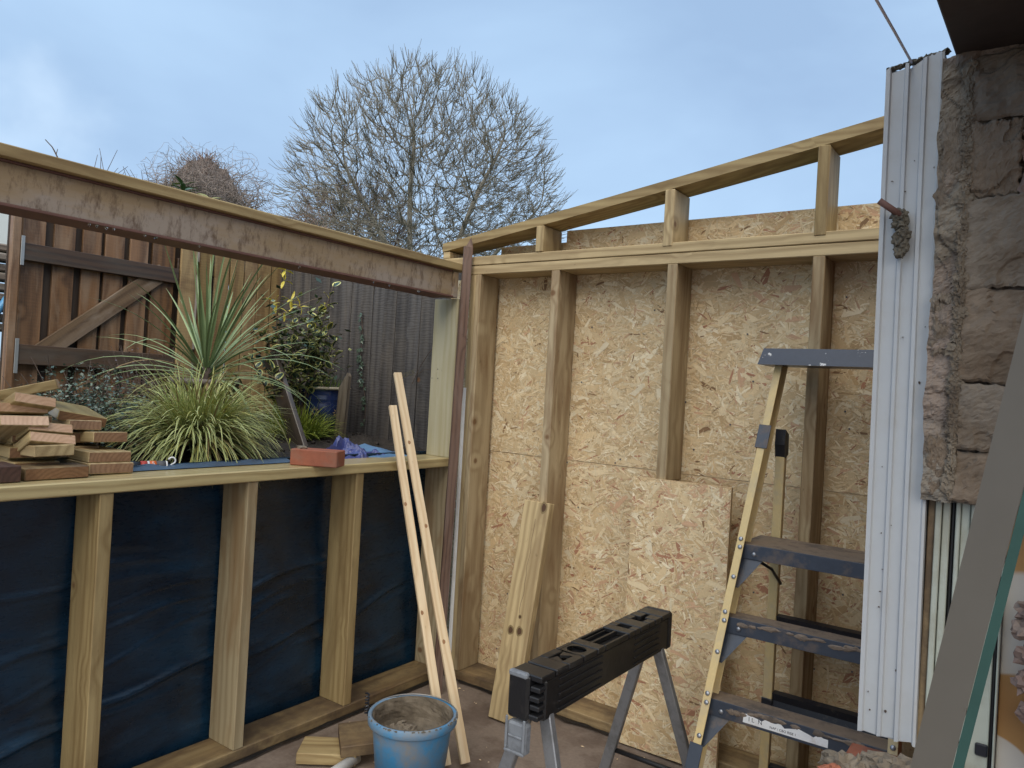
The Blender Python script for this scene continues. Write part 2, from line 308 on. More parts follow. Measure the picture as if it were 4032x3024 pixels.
M['leaf'] = vcol('variegated_leaf', 0.32, 0.5, 0.18, 40, coat=0.25)
M['blade'] = vcol('grass_blade', 0.5, 0.4, 0.15, 20)
M['yellow_leaf'] = vcol('yellow_leaf_mat', 0.5, 0.4, 0.15, 20)
M['twig'] = plain('brown_twig', (0.085, 0.06, 0.048), 0.8, var=0.4)
M['bark_green'] = plain('grey_green_bark', (0.215, 0.20, 0.165), 0.9, nscale=3, var=0.3, dirt=(0.13, 0.105, 0.085), dirt_scale=1.2, bumpy=0)
M['bark_red'] = plain('reddish_twig_bark', (0.19, 0.125, 0.10), 0.9, var=0.3, bumpy=0)
M['willow'] = plain('pale_willow_twig', (0.235, 0.195, 0.175), 0.9, var=0.3, bumpy=0)
M['mound'] = plain('brown_thatch', (0.085, 0.062, 0.052), 0.95, nscale=14, var=0.5, bumpy=1.0, bdist=0.03)

def rust_mat():
    m, t, b = new_mat('rusty_primed_steel'); v, r = obj_coords(t, False)
    n = noise_n(t, mapping(t, v, (1.1, 4, 4), (4, 0, 0)), 1.3, 7.0, 0.62)
    base = ramp(t, n, [(0.42, (0.33, 0.24, 0.14)), (0.50, (0.355, 0.275, 0.19)), (0.58, (0.365, 0.305, 0.25))])
    n2 = noise_n(t, mapping(t, v, (34, 12, 13), (2, 0, 0)), 1.0, 6.0, 0.75)
    f = t.nodes.new('ShaderNodeMapRange'); f.inputs[1].default_value = 0.49; f.inputs[2].default_value = 0.68; f.inputs[4].default_value = 0.8
    t.links.new(n2, f.inputs[0])
    c = mixc(t, f.outputs[0], base, (0.105, 0.060, 0.034))
    t.links.new(c, b.inputs['Base Color']); b.inputs['Roughness'].default_value = 0.8; b.inputs['Metallic'].default_value = 0.1
    bump(t, b, n2, 0.25, 0.002); return m
M['rust'] = rust_mat()
M['rust_dark'] = plain('red_oxide_flange', (0.15, 0.075, 0.06), 0.7, nscale=12, var=0.3)
def dpm_mat():
    m, t, b = new_mat('dark_blue_membrane'); v, r = obj_coords(t, False)
    n = noise_n(t, mapping(t, v, (1, 2.0, 4.5)), 1.6, 4.0, 0.55, 0.5)
    c = ramp(t, n, [(0.35, (0.005, 0.013, 0.025)), (0.65, (0.008, 0.033, 0.066))])
    t.links.new(c, b.inputs['Base Color'])
    d = noise_n(t, mapping(t, v, (1, 9, 26)), 3.0, 4.0, 0.6)
    t.links.new(math_n(t, 'MULTIPLY_ADD', d, 0.24, 0.17), b.inputs['Roughness'])
    b.inputs['Specular IOR Level'].default_value = 0.5
    bump(t, b, noise_n(t, v, 220.0, 2.0), 0.12, 0.001); return m
M['dpm'] = dpm_mat()
def glass_mat():
    m, t, b = new_mat('dusty_glass_pane'); b.inputs['Base Color'].default_value = (0.60, 0.585, 0.555, 1)
    b.inputs['Roughness'].default_value = 0.35; b.inputs['Transmission Weight'].default_value = 0.25; b.inputs['IOR'].default_value = 1.45
    v, r = obj_coords(t, False)
    t.links.new(mixc(t, noise_n(t, v, 12.0, 5.0), (0.135, 0.122, 0.104), (0.165, 0.15, 0.13)), b.inputs['Base Color']); return m
M['glass'] = glass_mat()
M['glass_edge'] = plain('green_glass_edge', (0.028, 0.075, 0.068), 0.2, var=0.2, bumpy=0)
def drop_mat():
    m, t, b = new_mat('water_drop'); b.inputs['Base Color'].default_value = (0.95, 0.97, 1, 1); b.inputs['Roughness'].default_value = 0.03
    b.inputs['Transmission Weight'].default_value = 1.0; b.inputs['IOR'].default_value = 1.33; return m
M['drop'] = drop_mat()
def smear_mat():
    m, t, b = new_mat('brown_board_with_white_smears'); v, r = obj_coords(t, False)
    w = t.nodes.new('ShaderNodeTexWave'); w.wave_type = 'BANDS'; w.bands_direction = 'DIAGONAL'
    w.inputs['Scale'].default_value = 2.2; w.inputs['Distortion'].default_value = 9.0; w.inputs['Detail'].default_value = 1.0; w.inputs['Detail Scale'].default_value = 0.8; w.inputs['Phase Offset'].default_value = 2.2
    t.links.new(mapping(t, v, (0.8, 1, -1.0)), w.inputs['Vector'])
    c = ramp(t, w.outputs['Fac'], [(0.0, (0.33, 0.17, 0.055)), (0.55, (0.37, 0.205, 0.07)), (0.62, (0.52, 0.49, 0.44)), (1.0, (0.58, 0.56, 0.51))])
    t.links.new(c, b.inputs['Base Color']); b.inputs['Roughness'].default_value = 0.55; return m
M['smear'] = smear_mat()

# ------------------------------------------------------------------ helpers
def tag(o, label=None, cat=None, group=None, kind=None):
    if label: o['label'] = label
    if cat: o['category'] = cat
    if group: o['group'] = group
    if kind: o['kind'] = kind
    return o
def empty(name, loc, label, cat, group=None):
    o = bpy.data.objects.new(name, None); C.objects.link(o); o.location = loc; o.empty_display_size = 0.1
    return tag(o, label, cat, group)
def origin(p):
    """World position of a parent (parents here are never rotated)."""
    r = V((0, 0, 0))
    while p is not None: r = r + p.matrix_basis.translation; p = p.parent
    return r
def put(name, me, parent=None, mtx=None, mat=None):
    o = bpy.data.objects.new(name, me); C.objects.link(o)
    mtx = mtx or Matrix.Identity(4)
    if parent is not None:
        o.parent = parent; o.matrix_basis = Matrix.Translation(-origin(parent)) @ mtx
    else: o.matrix_basis = mtx
    if mat and not me.materials: me.materials.append(mat)
    return o
def mesh_from(verts, faces, mats=(), cols=None, smooth=False, mi=None):
    me = bpy.data.meshes.new('m'); me.from_pydata([tuple(v) for v in verts], [], faces); 
    for m in mats: me.materials.append(m)
    if mi is not None: me.polygons.foreach_set('material_index', mi)
    if cols is not None:
        ca = me.color_attributes.new('Col', 'FLOAT_COLOR', 'POINT')
        ca.data.foreach_set('color', np.array([(*c[:3], 1.0) for c in cols], dtype=np.float32).ravel())
    if smooth: me.polygons.foreach_set('use_smooth', [True] * len(me.polygons))
    me.update(); return me
def world_mesh(name, verts, faces, mat, parent=None, centre=None, **kw):
    """Mesh given in world coordinates; the object's origin goes to CENTRE."""
    mats = mat if isinstance(mat, (list, tuple)) else [mat]
    c = V(centre) if centre is not None else sum((V(v) for v in verts), V()) / len(verts)
    me = mesh_from([V(v) - c for v in verts], faces, mats, **kw)
    return put(name, me, parent, Matrix.Translation(c))
BOX = {}
def box_mesh(l, w, h, bev, mat, endmat=None, rag=0.0):
    key = (round(l, 4), round(w, 4), round(h, 4), bev, mat.name, endmat.name if endmat else None)
    if key in BOX and not rag: return BOX[key]
    bm = bmesh.new(); bmesh.ops.create_cube(bm, size=1.0)
    bmesh.ops.scale(bm, vec=(l, w, h), verts=bm.verts)
    if rag:
        for v in bm.verts: v.co += V((U(-rag, rag), U(-rag, rag), U(-rag, rag)))
    if bev:
        b = min(bev, 0.45 * min(l, w, h))
        bmesh.ops.bevel(bm, geom=bm.edges[:], offset=b, segments=1, affect='EDGES', profile=0.5)
    me = bpy.data.meshes.new('box'); bm.normal_update()
    if endmat:
        for f in bm.faces:
            if abs(f.normal.x) > 0.9: f.material_index = 1
    bm.to_mesh(me); bm.free()
    me.materials.append(mat)
    if endmat: me.materials.append(endmat)
    BOX[key] = me; return me
def frame(c, x, z):
    X = V(x).normalized(); Z = V(z); Z = (Z - X * Z.dot(X)).normalized(); Y = Z.cross(X)
    m = Matrix.Identity(4)
    for i in range(3): m[i][0] = X[i]; m[i][1] = Y[i]; m[i][2] = Z[i]; m[i][3] = c[i]
    return m
def beam(name, p0, p1, w, h, mat, parent=None, up=(0, 0, 1), bev=0.003, endmat=None):
    """Straight timber from p0 to p1 (centre line); h measured along UP, w across."""
    p0, p1 = V(p0), V(p1); d = p1 - p0
    return put(name, box_mesh(d.length, w, h, bev, mat, endmat), parent, frame((p0 + p1) / 2, d, up))
def slab(name, x0, x1, y0, y1, z0, z1, mat, parent=None, axis=None, bev=0.003, endmat=None):
    """Axis-aligned timber; the grain follows its longest side."""
    s = (x1 - x0, y1 - y0, z1 - z0); c = V(((x0 + x1) / 2, (y0 + y1) / 2, (z0 + z1) / 2))
    ax = axis if axis is not None else max(range(3), key=lambda i: s[i])
    if ax == 0: return put(name, box_mesh(s[0], s[1], s[2], bev, mat, endmat), parent, frame(c, (1, 0, 0), (0, 0, 1)))
    if ax == 1: return put(name, box_mesh(s[1], s[0], s[2], bev, mat, endmat), parent, frame(c, (0, 1, 0), (0, 0, 1)))
    return put(name, box_mesh(s[2], s[0], s[1], bev, mat, endmat), parent, frame(c, (0, 0, 1), (0, 1, 0)))
def tube_geo(path, rad, n=8, cap=True):
    path = [V(p) for p in path]; vs, fs = [], []
    if isinstance(rad, (int, float)): rad = [rad] * len(path)
    prev = None
    for i, p in enumerate(path):
        d = (path[min(i + 1, len(path) - 1)] - path[max(i - 1, 0)]).normalized()
        if prev is None:
            a = d.orthogonal().normalized()
        else:
            a = (prev - d * prev.dot(d)); a = a.normalized() if a.length > 1e-6 else d.orthogonal().normalized()
        prev = a; b = d.cross(a)
        for k in range(n):
            t = 2 * math.pi * k / n
            vs.append(p + (a * math.cos(t) + b * math.sin(t)) * rad[i])
    for i in range(len(path) - 1):
        for k in range(n):
            k2 = (k + 1) % n
            fs.append((i * n + k, i * n + k2, (i + 1) * n + k2, (i + 1) * n + k))
    if cap:
        fs.append(tuple(range(n))[::-1]); fs.append(tuple((len(path) - 1) * n + k for k in range(n)))
    return vs, fs
def tube(name, path, rad, mat, parent=None, n=8):
    vs, fs = tube_geo(path, rad, n); return world_mesh(name, vs, fs, mat, parent, smooth=n > 5)
def lathe(name, prof, c, mat, parent=None, n=32, smooth=True, cap_bottom=True):
    vs, fs = [], []
    for r, z in prof:
        for k in range(n):
            t = 2 * math.pi * k / n; vs.append(V(c) + V((r * math.cos(t), r * math.sin(t), z)))
    for i in range(len(prof) - 1):
        for k in range(n):
            k2 = (k + 1) % n; fs.append((i * n + k, i * n + k2, (i + 1) * n + k2, (i + 1) * n + k))
    if cap_bottom: fs.append(tuple(range(n))[::-1])
    return world_mesh(name, vs, fs, mat, parent, centre=c, smooth=smooth)
def join_geo(parts):
    vs, fs = [], []
    for v, f in parts:
        o = len(vs); vs += v; fs += [tuple(i + o for i in q) for q in f]
    return vs, fs
def prism(pts, d):
    """Polygon PTS (3-D, planar) given thickness along vector d."""
    n = len(pts); vs = [V(p) for p in pts] + [V(p) + V(d) for p in pts]
    fs = [tuple(range(n))[::-1], tuple(range(n, 2 * n))] + [(i, (i + 1) % n, n + (i + 1) % n, n + i) for i in range(n)]
    return vs, fs
def lump(c, s, seed=0, rough=0.35, sub=3, freq=2.2):
    bm = bmesh.new(); bmesh.ops.create_icosphere(bm, subdivisions=sub, radius=1.0)
    off = V((seed * 3.7, seed * 1.3, seed * 5.1))
    vs = []
    for v in bm.verts:
        k = 1 + rough * (noise.noise(v.co * freq + off) + 0.5 * noise.noise(v.co * freq * 2.7 + off))
        vs.append(V(c) + V((v.co.x * s[0] * k, v.co.y * s[1] * k, v.co.z * s[2] * k)))
    bm.verts.index_update(); fs = [tuple(v.index for v in f.verts) for f in bm.faces]; bm.free()
    return vs, fs
def text_obj(name, body, size, mtx, mat, parent):
    cu = bpy.data.curves.new('t', 'FONT'); cu.body = body; cu.size = size; cu.align_x = 'CENTER'; cu.align_y = 'CENTER'; cu.extrude = 0.0004
    tmp = bpy.data.objects.new('t', cu); C.objects.link(tmp)
    dg = bpy.context.evaluated_depsgraph_get(); me = bpy.data.meshes.new_from_object(tmp.evaluated_get(dg))
    bpy.data.objects.remove(tmp); me.materials.clear()
    return put(name, me, parent, mtx, mat)

# ------------------------------------------------------------------ setting: floor, ground, soil
def grid(x0, x1, y0, y1, nx, ny, zf):
    vs = [(x0 + (x1 - x0) * i / nx, y0 + (y1 - y0) * j / ny, 0) for j in range(ny + 1) for i in range(nx + 1)]
    vs = [(x, y, zf(x, y)) for x, y, _ in vs]
    fs = [(j * (nx + 1) + i, j * (nx + 1) + i + 1, (j + 1) * (nx + 1) + i + 1, (j + 1) * (nx + 1) + i) for j in range(ny) for i in range(nx)]
    return vs, fs
vs, fs = grid(-0.16, 2.42, -6.0, 0.215, 60, 120, lambda x, y: 0.004 * noise.noise(V((x * 2, y * 2, 0))) + 0.0015 * noise.noise(V((x * 14, y * 14, 0))) - 0.004)
tag(world_mesh('floor', vs, fs, M['floor'], centre=(1, -2, 0), smooth=True), kind='structure')
def soil_z(x, y):
    a = max(0, min(1, (-x - 0.2) / 1.7))
    return 1.125 + 0.16 * a + 0.055 * math.exp(-((x + 0.62) ** 2 + (y + 1.15) ** 2) / 0.06) + 0.03 * noise.noise(V((x * 5, y * 5, 2))) + 0.014 * noise.noise(V((x * 19, y * 19, 5)))
vs, fs = grid(-2.9, -0.185, -4.2, 0.42, 120, 180, soil_z)
tag(world_mesh('garden_soil', vs, fs, M['soil'], centre=(-1, -1.5, 1.1), smooth=True), kind='structure')
G = 300
vs = [(-G, -G, 1.02), (-0.30, -G, 1.02), (-0.30, 0.22, 1.02), (-G, 0.22, 1.02), (-G, G, 1.02), (G, G, 1.02), (G, 0.22, 1.02)]
fs = [(0, 1, 2, 3), (3, 2, 6, 5, 4)]
tag(world_mesh('ground', vs, fs, M['lawn'], centre=(0, 0, 1.02)), kind='structure')
vs = [(-0.3, -G, -0.03), (G, -G, -0.03), (G, 0.22, -0.03), (-0.3, 0.22, -0.03)]
tag(world_mesh('yard_ground', vs, fs[:1], M['floor'], centre=(0, 0, -0.03)), kind='structure')

# ------------------------------------------------------------------ left wall: low stud wall with window sill
LW = empty('low_stud_wall', (-0.085, -1.5, 0), 'low timber stud wall under the long wet sill, dark blue sheet showing between its studs', 'stud wall')
T = 0.047
slab('sole_plate', -0.170, 0.0, -3.6, -0.004, 0.004, 0.050, M['plate'], LW, bev=0.004)
slab('sill', -0.190, 0.004, -3.6, -0.006, 1.126, 1.172, M['sill'], LW, bev=0.004)
for i, y in enumerate((-3.06, -2.458, -1.856, -1.279, -0.703)):
    slab('stud', -0.172, -0.002, y, y + T, 0.050, 1.126, M['treated_grey' if i % 2 else 'treated'], LW)
slab('corner_post', -0.166, -0.004, -0.052, -0.005, 0.050, 1.126, M['treated_grey'], LW)
up = slab('upper_post', -0.166, 0.002, -0.054, -0.007, 1.172, 2.022, M['treated_pale'], LW)
text_obj('pencil_mark', 'Stack', 0.052, frame((-0.078, -0.0548, 1.335), (0.30, 0, 0.95), (0, -1, 0)), M['pencil'], up)
# little fixing holes in the post
dots = []
for k in range(22):
    z = 1.2 + 0.8 * random.random(); x = random.choice((-0.125, -0.085, -0.045)) + U(-0.01, 0.01)
    vs, fs = prism([(x - 0.0022, -0.0543, z - 0.004), (x + 0.0022, -0.0543, z - 0.004), (x + 0.0016, -0.0543, z + 0.004), (x - 0.0016, -0.0543, z + 0.004)], (0, -0.0006, 0))
    dots.append((vs, fs))
tag(world_mesh('nail_hole', *join_geo(dots), M['ink'], up), kind='stuff')

# membrane behind the studs, with its folds
def fold_sheet():
    ny, nz = 300, 130; y0, y1, z0, z1 = -3.6, 0.06, 0.0, 1.19
    Y = np.linspace(y0, y1, ny); Z = np.linspace(z0, z1, nz); YY, ZZ = np.meshgrid(Y, Z)
    D = np.zeros_like(YY)
    rs = np.random.RandomState(3)
    # (y, z, slope, length, width, height)
    folds = [(-2.25, 0.22, 0.10, 0.6, 0.020, 0.020), (-1.55, 0.34, 0.10, 0.45, 0.016, 0.018), (-1.5, 0.62, 0.12, 0.35, 0.009, 0.008), (-1.45, 0.70, 0.10, 0.3, 0.008, 0.008), (-1.55, 0.50, 0.28, 0.35, 0.007, 0.006),
             (-0.95, 0.66, 0.16, 0.35, 0.018, 0.018), (-0.98, 0.58, 0.14, 0.35, 0.010, 0.010), (-0.95, 0.37, 0.12, 0.30, 0.012, 0.012), (-0.45, 0.40, 0.22, 0.35, 0.016, 0.020), (-0.4, 0.20, 0.05, 0.25, 0.03, 0.012),
             (-1.62, 0.82, 0.10, 0.25, 0.007, 0.006), (-2.1, 0.52, 0.16, 0.4, 0.014, 0.010), (-2.2, 0.75, 0.10, 0.4, 0.012, 0.009), (-0.42, 0.62, 0.15, 0.3, 0.01, 0.008), (-1.0, 0.30, 0.35, 0.3, 0.006, 0.005)]
    for k in range(60):
        folds.append((rs.uniform(-3.4, -0.1), rs.uniform(0.05, 1.05), rs.uniform(0.0, 0.3), rs.uniform(0.08, 0.4), rs.uniform(0.004, 0.02), rs.uniform(0.001, 0.006)))
    for (cy, cz, s, L, wd, h) in folds:
        u = (YY - cy) + s * (ZZ - cz); w = (ZZ - cz) - s * (YY - cy) + 0.018 * np.sin(9 * (YY - cy) + cz * 7)
        env = np.exp(-np.abs(u / L) ** 4)
        D += 1.25 * h * env * np.exp(-np.abs(w / (wd * 0.8)) ** 1.2)
    for k in range(8):
        D += 0.006 * np.sin(rs.uniform(1, 4) * YY + rs.uniform(2, 9) * ZZ + rs.uniform(0, 6))
    D = np.clip(D, -0.02, 0.05)
    vs = [(-0.205 + D[j, i], Y[i], Z[j]) for j in range(nz) for i in range(ny)]
    fs = [(j * ny + i, j * ny + i + 1, (j + 1) * ny + i + 1, (j + 1) * ny + i) for j in range(nz - 1) for i in range(ny - 1)]
    # lip turned back over the soil behind the sill
    base = len(vs)
    for i in range(ny):
        n_ = noise.noise(V((Y[i] * 6, 0, 1)))
        vs.append((-0.215 - 0.02 * n_, Y[i], 1.186 + 0.008 * n_)); 
    for i in range(ny):
        n_ = noise.noise(V((Y[i] * 5, 3, 1)))
        vs.append((-0.30 - 0.06 * n_, Y[i], 1.172 + 0.012 * n_))
    tp = (nz - 1) * ny
    for i in range(ny - 1):
        fs.append((tp + i, tp + i + 1, base + i + 1, base + i)); fs.append((base + i, base + i + 1, base + ny + i + 1, base + ny + i))
    return vs, fs
me_o = world_mesh('membrane_sheet', *fold_sheet(), M['dpm'], centre=(-0.2, -1.6, 0), smooth=True)
tag(me_o, 'dark blue waterproof sheet with creases hanging behind the studs of the low wall', 'plastic sheet')
# strip of the same sheet lying along the sill's back edge
vs, fs = [], []
ys = np.linspace(-2.25, -0.95, 90)
for y in ys:
    a = noise.noise(V((y * 4, 1, 0))); b = noise.noise(V((y * 11, 4, 0)))
    vs += [(-0.150 - 0.02 * a, y, 1.1755), (-0.168 - 0.015 * b, y, 1.181 + 0.006 * max(0, a)), (-0.197, y, 1.186 + 0.012 * max(0, b + 0.2)), (-0.27 - 0.03 * a, y, 1.178)]
fs = [(i * 4 + k, i * 4 + k + 1, (i + 1) * 4 + k + 1, (i + 1) * 4 + k) for i in range(len(ys) - 1) for k in range(3)]
tag(world_mesh('sheet_edge', vs, fs, M['sheet_edge'], smooth=True), 'ragged pale blue edge of plastic sheet along the back of the sill', 'plastic sheet')

# ------------------------------------------------------------------ steel beam with its timber wall plate
SB = empty('steel_beam', (-0.05, -1.6, 2.02), 'rusty steel beam with a timber plate on top spanning from left to the corner post', 'beam')
slab('web', -0.060, -0.010, -3.7, -0.100, 2.034, 2.158, M['rust'], SB, axis=1, bev=0.002)
slab('bottom_flange', -0.140, 0.002, -3.7, -0.096, 2.023, 2.033, M['rust_dark'], SB, axis=1, bev=0.002)
slab('top_flange', -0.140, -0.006, -3.7, -0.100, 2.1585, 2.167, M['rust_dark'], SB, axis=1, bev=0.002)
slab('beam_end_plate', -0.062, 0.0005, -0.099, -0.060, 2.023, 2.160, M['rust'], SB, axis=1, bev=0.002)
slab('wall_plate', -0.150, 0.014, -3.7, -0.012, 2.1675, 2.208, M['treated'], SB, axis=1, bev=0.004)
bm = bmesh.new(); bmesh.ops.create_uvsphere(bm, u_segments=8, v_segments=6, radius=0.0042); dm = bpy.data.meshes.new('drop'); bm.to_mesh(dm); bm.free(); dm.materials.append(M['drop'])
for k in range(16):
    put('water_drop', dm, SB, Matrix.Translation((U(-0.003, 0.0) , U(-2.1, -0.3), 2.0195)) @ Matrix.Diagonal((1, 1, 1.3, 1)))

# ------------------------------------------------------------------ back wall: stud frame, gable and OSB
BW = empty('gable_stud_wall', (1.05, 0.07, 0), 'timber stud wall with sloping top rail and chipboard sheeting closing the far end', 'stud wall')
x0f, x1f = -0.17, 2.33
# sole plate stops where the loose sheet stands, then goes on
slab('sole_plate', 0.004, x1f, 0.0, 0.172, 0.004, 0.050, M['plate'], BW)
slab('top_plate', 0.010, x1f, 0.0, 0.172, 2.156, 2.203, M['treated'], BW)
slab('top_plate', x0f, x1f, -0.002, 0.170, 2.206, 2.252, M['treated'], BW)
def bstud(x, z0=0.050, z1=2.156, y=0.0, w=0.047, mat='treated_brown'):
    return slab('stud', x, x + w, y, y + 0.172, z0, z1, M[mat], BW)
slab('stud', 0.032, 0.070, 0.002, 0.172, 0.050, 2.156, M['treated'], BW)
slab('stud', 0.0705, 0.104, -0.001, 0.160, 0.050, 2.156, M['treated_brown'], BW)
bstud(0.548); s3 = bstud(1.167, z0=1.185); bstud(1.790)
# the gable: sloping rail and short uprights
def rail_top(x):
    t = (x + 0.175) / 2.19
    return 2.338 + 0.340 * t - 0.026 * t * (1 - t)
def bowed_rail():
    vs, fs, n = [], [], 26
    for i in range(n + 1):
        x = -0.178 + 2.54 * i / n; z = rail_top(x)
        vs += [(x, -0.001, z - 0.046), (x, 0.171, z - 0.046), (x, 0.171, z), (x, -0.001, z)]
    fs = [(i * 4 + k, (i + 1) * 4 + k, (i + 1) * 4 + (k + 1) % 4, i * 4 + (k + 1) % 4) for i in range(n) for k in range(4)] + [(0, 1, 2, 3), (n * 4 + 3, n * 4 + 2, n * 4 + 1, n * 4)]
    world_mesh('sloping_rail', vs, fs, M['treated'], BW, centre=(1.07, 0.08, 2.5))
bowed_rail()
for x in (0.446, 1.139, 1.790):
    slab('short_upright', x, x + 0.046, -0.006, 0.168, 2.236 if x > 1 else 2.2535, rail_top(x + 0.02) - 0.0475, M['treated'], BW, axis=2)
slab('short_upright', -0.172, -0.125, 0.0, 0.170, 2.253, 2.2905, M['treated'], BW, axis=0)

PAL = [((0.67, 0.515, 0.305), 34), ((0.72, 0.585, 0.375), 30), ((0.79, 0.685, 0.49), 12), ((0.61, 0.45, 0.255), 20), ((0.52, 0.365, 0.195), 7), ((0.42, 0.21, 0.125), 1.3), ((0.58, 0.37, 0.23), 3), ((0.24, 0.145, 0.075), 0.8)]
def strands(x0, x1, z0, z1, yf, n_per_m2=11000, red=0.0, dim=1.0, seed=0, mtx=None):
    """Real wood strands pressed into the face (normal -Y) of a board."""
    rs = random.Random(seed); vs, fs, cs = [], [], []
    cols = [p[0] for p in PAL]; wts = [p[1] for p in PAL]; wts[5] += red * 2.2; wts[6] += red * 7
    n = int(n_per_m2 * (x1 - x0) * (z1 - z0))
    for k in range(n):
        big = rs.random()
        L = rs.uniform(0.016, 0.062) if big > 0.10 else rs.uniform(0.06, 0.105)
        w = max(0.003, L * rs.uniform(0.06, 0.22)) if big > 0.05 else L * rs.uniform(0.2, 0.42)
        a = rs.gauss(0, 0.75) if rs.random() < 0.7 else rs.uniform(0, math.pi)
        cx, cz = rs.uniform(x0, x1), rs.uniform(z0, z1)
        ux, uz = math.cos(a), math.sin(a)
        dpt = -0.0004 - 0.0022 * rs.random()
        t1, t2 = rs.uniform(-0.0005, 0.0005), rs.uniform(-0.0005, 0.0005)
        c = rs.choices(cols, wts)[0]; v_ = rs.uniform(0.88, 1.10) * dim; c = (c[0] * v_, c[1] * v_, c[2] * v_)
        shp = ((-1, -rs.uniform(0.3, 1)), (-rs.uniform(0.5, 0.9), -1), (rs.uniform(0.5, 0.9), -rs.uniform(0.7, 1)), (1, -rs.uniform(-0.2, 1)), (rs.uniform(0.75, 1.0), rs.uniform(0.2, 1)), (-rs.uniform(0.2, 0.9), 1))
        b = len(vs); ok = True
        for su, sv in shp:
            px = cx + su * L / 2 * ux - sv * w / 2 * uz; pz = cz + su * L / 2 * uz + sv * w / 2 * ux
            px = min(max(px, x0 + 0.001), x1 - 0.001); pz = min(max(pz, z0 + 0.001), z1 - 0.001)
            vs.append((px, yf + dpt + t1 * su + t2 * sv, pz)); cs.append(c)
        fs.append(tuple(range(b, b + 6)))
    return vs, fs, cs
def osb(name, x0, x1, z0, z1, yf, th, parent, red=0.0, dim=1.0, seed=0, dens=11000):
    b = slab(name, x0, x1, yf, yf + th, z0, z1, M['osb_base'], parent, axis=0, bev=0.0)
    vs, fs, cs = strands(x0, x1, z0, z1, yf, dens, red, dim, seed)
    s = world_mesh('wood_strands', vs, fs, M['osb_strand'], b, cols=cs); s['kind'] = 'stuff'
    return b
osb('chipboard_sheet', -0.25, 1.195, 0.000, 1.2105, 0.178, 0.018, BW, red=1.2, seed=1)
osb('chipboard_sheet', 1.198, 2.33, 0.000, 1.2095, 0.178, 0.018, BW, red=1.4, dim=0.86, seed=2)
osb('chipboard_sheet', -0.25, 1.195, 1.2120, 2.162, 0.1775, 0.018, BW, seed=3)
osb('chipboard_sheet', 1.198, 2.33, 1.211, 2.162, 0.1785, 0.018, BW, red=0.3, seed=4)
osb('chipboard_strip', 0.085, 0.508, 2.165, 2.335, 0.190, 0.018, BW, dim=0.92, seed=5)
osb('chipboard_strip', 0.515, 2.33, 2.1645, 2.392, 0.178, 0.018, BW, red=0.3, seed=6)
# loose offcut of sheeting standing on the floor in front
def offcut():
    p = empty('chipboard_offcut', (1.25, -0.03, 0), 'loose reddish chipboard sheet standing on the floor in front of the studs, behind the trestle', 'board')
    tilt = Matrix.Translation((1.25, -0.045, 0.0)) @ Matrix.Rotation(R(-1.6), 4, 'X') @ Matrix.Rotation(R(-0.5), 4, 'Y')
    b = put('sheet', box_mesh(0.455, 0.018, 1.19, 0.0, M['osb_base']), p, tilt @ Matrix.Translation((0.05, 0.009, 0.60)))
    vs, fs, cs = strands(-0.2275, 0.2275, -0.595, 0.595, -0.009, 11000, 1.6, 1.06, 9)
    s = bpy.data.objects.new('wood_strands', mesh_from(vs, fs, [M['osb_strand']], cs)); C.objects.link(s); s.parent = b; s['kind'] = 'stuff'
offcut()
# screws and nail heads in the sheets
hd = []
for k in range(46):
    x, z = U(0.15, 2.1), U(0.12, 2.05)
    vs, fs = prism([(x + 0.0042 * math.cos(a), 0.1745, z + 0.0042 * math.sin(a)) for a in [i * math.pi / 3 for i in range(6)]], (0, -0.0015, 0)); hd.append((vs, fs))
o = world_mesh('screw_head', *join_geo(hd), M['ink'], BW); o['kind'] = 'stuff'

# black damp-proof strip poking out under both sole plates
def ragged_strip(name, along, a0, a1, off, label):
    vs, fs = [], []; n = 70
    for i in range(n):
        a = a0 + (a1 - a0) * i / (n - 1); w = 0.022 + 0.026 * max(0, noise.noise(V((a * 7, off, 0)))); zz = 0.012 + 0.010 * noise.noise(V((a * 13, 2, off)))
        z2 = 0.007 + 0.02 * max(0, noise.noise(V((a * 9, 5, off))))
        for k, (d, z) in enumerate(((0.006, 0.0035), (-0.5 * w, zz), (-w, z2))):
            vs.append((a, d, z) if along == 'x' else (-d, a, z))
    fs = [(i * 3 + k, i * 3 + k + 1, (i + 1) * 3 + k + 1, (i + 1) * 3 + k) for i in range(n - 1) for k in range(2)]
    return tag(world_mesh(name, vs, fs, M['black_plastic'], smooth=True), label, 'plastic strip')
ragged_strip('damp_proof_strip', 'y', -2.2, -0.06, 1.0, 'ragged black plastic strip on the floor along the foot of the low stud wall')
ragged_strip('damp_proof_strip', 'x', 0.12, 2.2, 4.0, 'ragged black plastic strip on the floor along the foot of the sheeted gable wall')

# thin sliver of white sheet between the two walls in the corner
vs, fs = [], []
for i in range(40):
    z = 0.10 + 1.45 * i / 39; a = 0.006 * noise.noise(V((z * 5, 0, 0)))
    vs += [(0.018, 0.004, z), (0.034 + a, -0.006, z), (0.046, 0.0005, z)]
fs = [(i * 3 + k, i * 3 + k + 1, i * 3 + k + 4, i * 3 + k + 3) for i in range(39) for k in range(2)]
tag(world_mesh('corner_sheet', vs, fs, M['pipe'], smooth=True), 'thin white sliver of plastic sheet in the corner beside the reddish batten', 'plastic sheet')

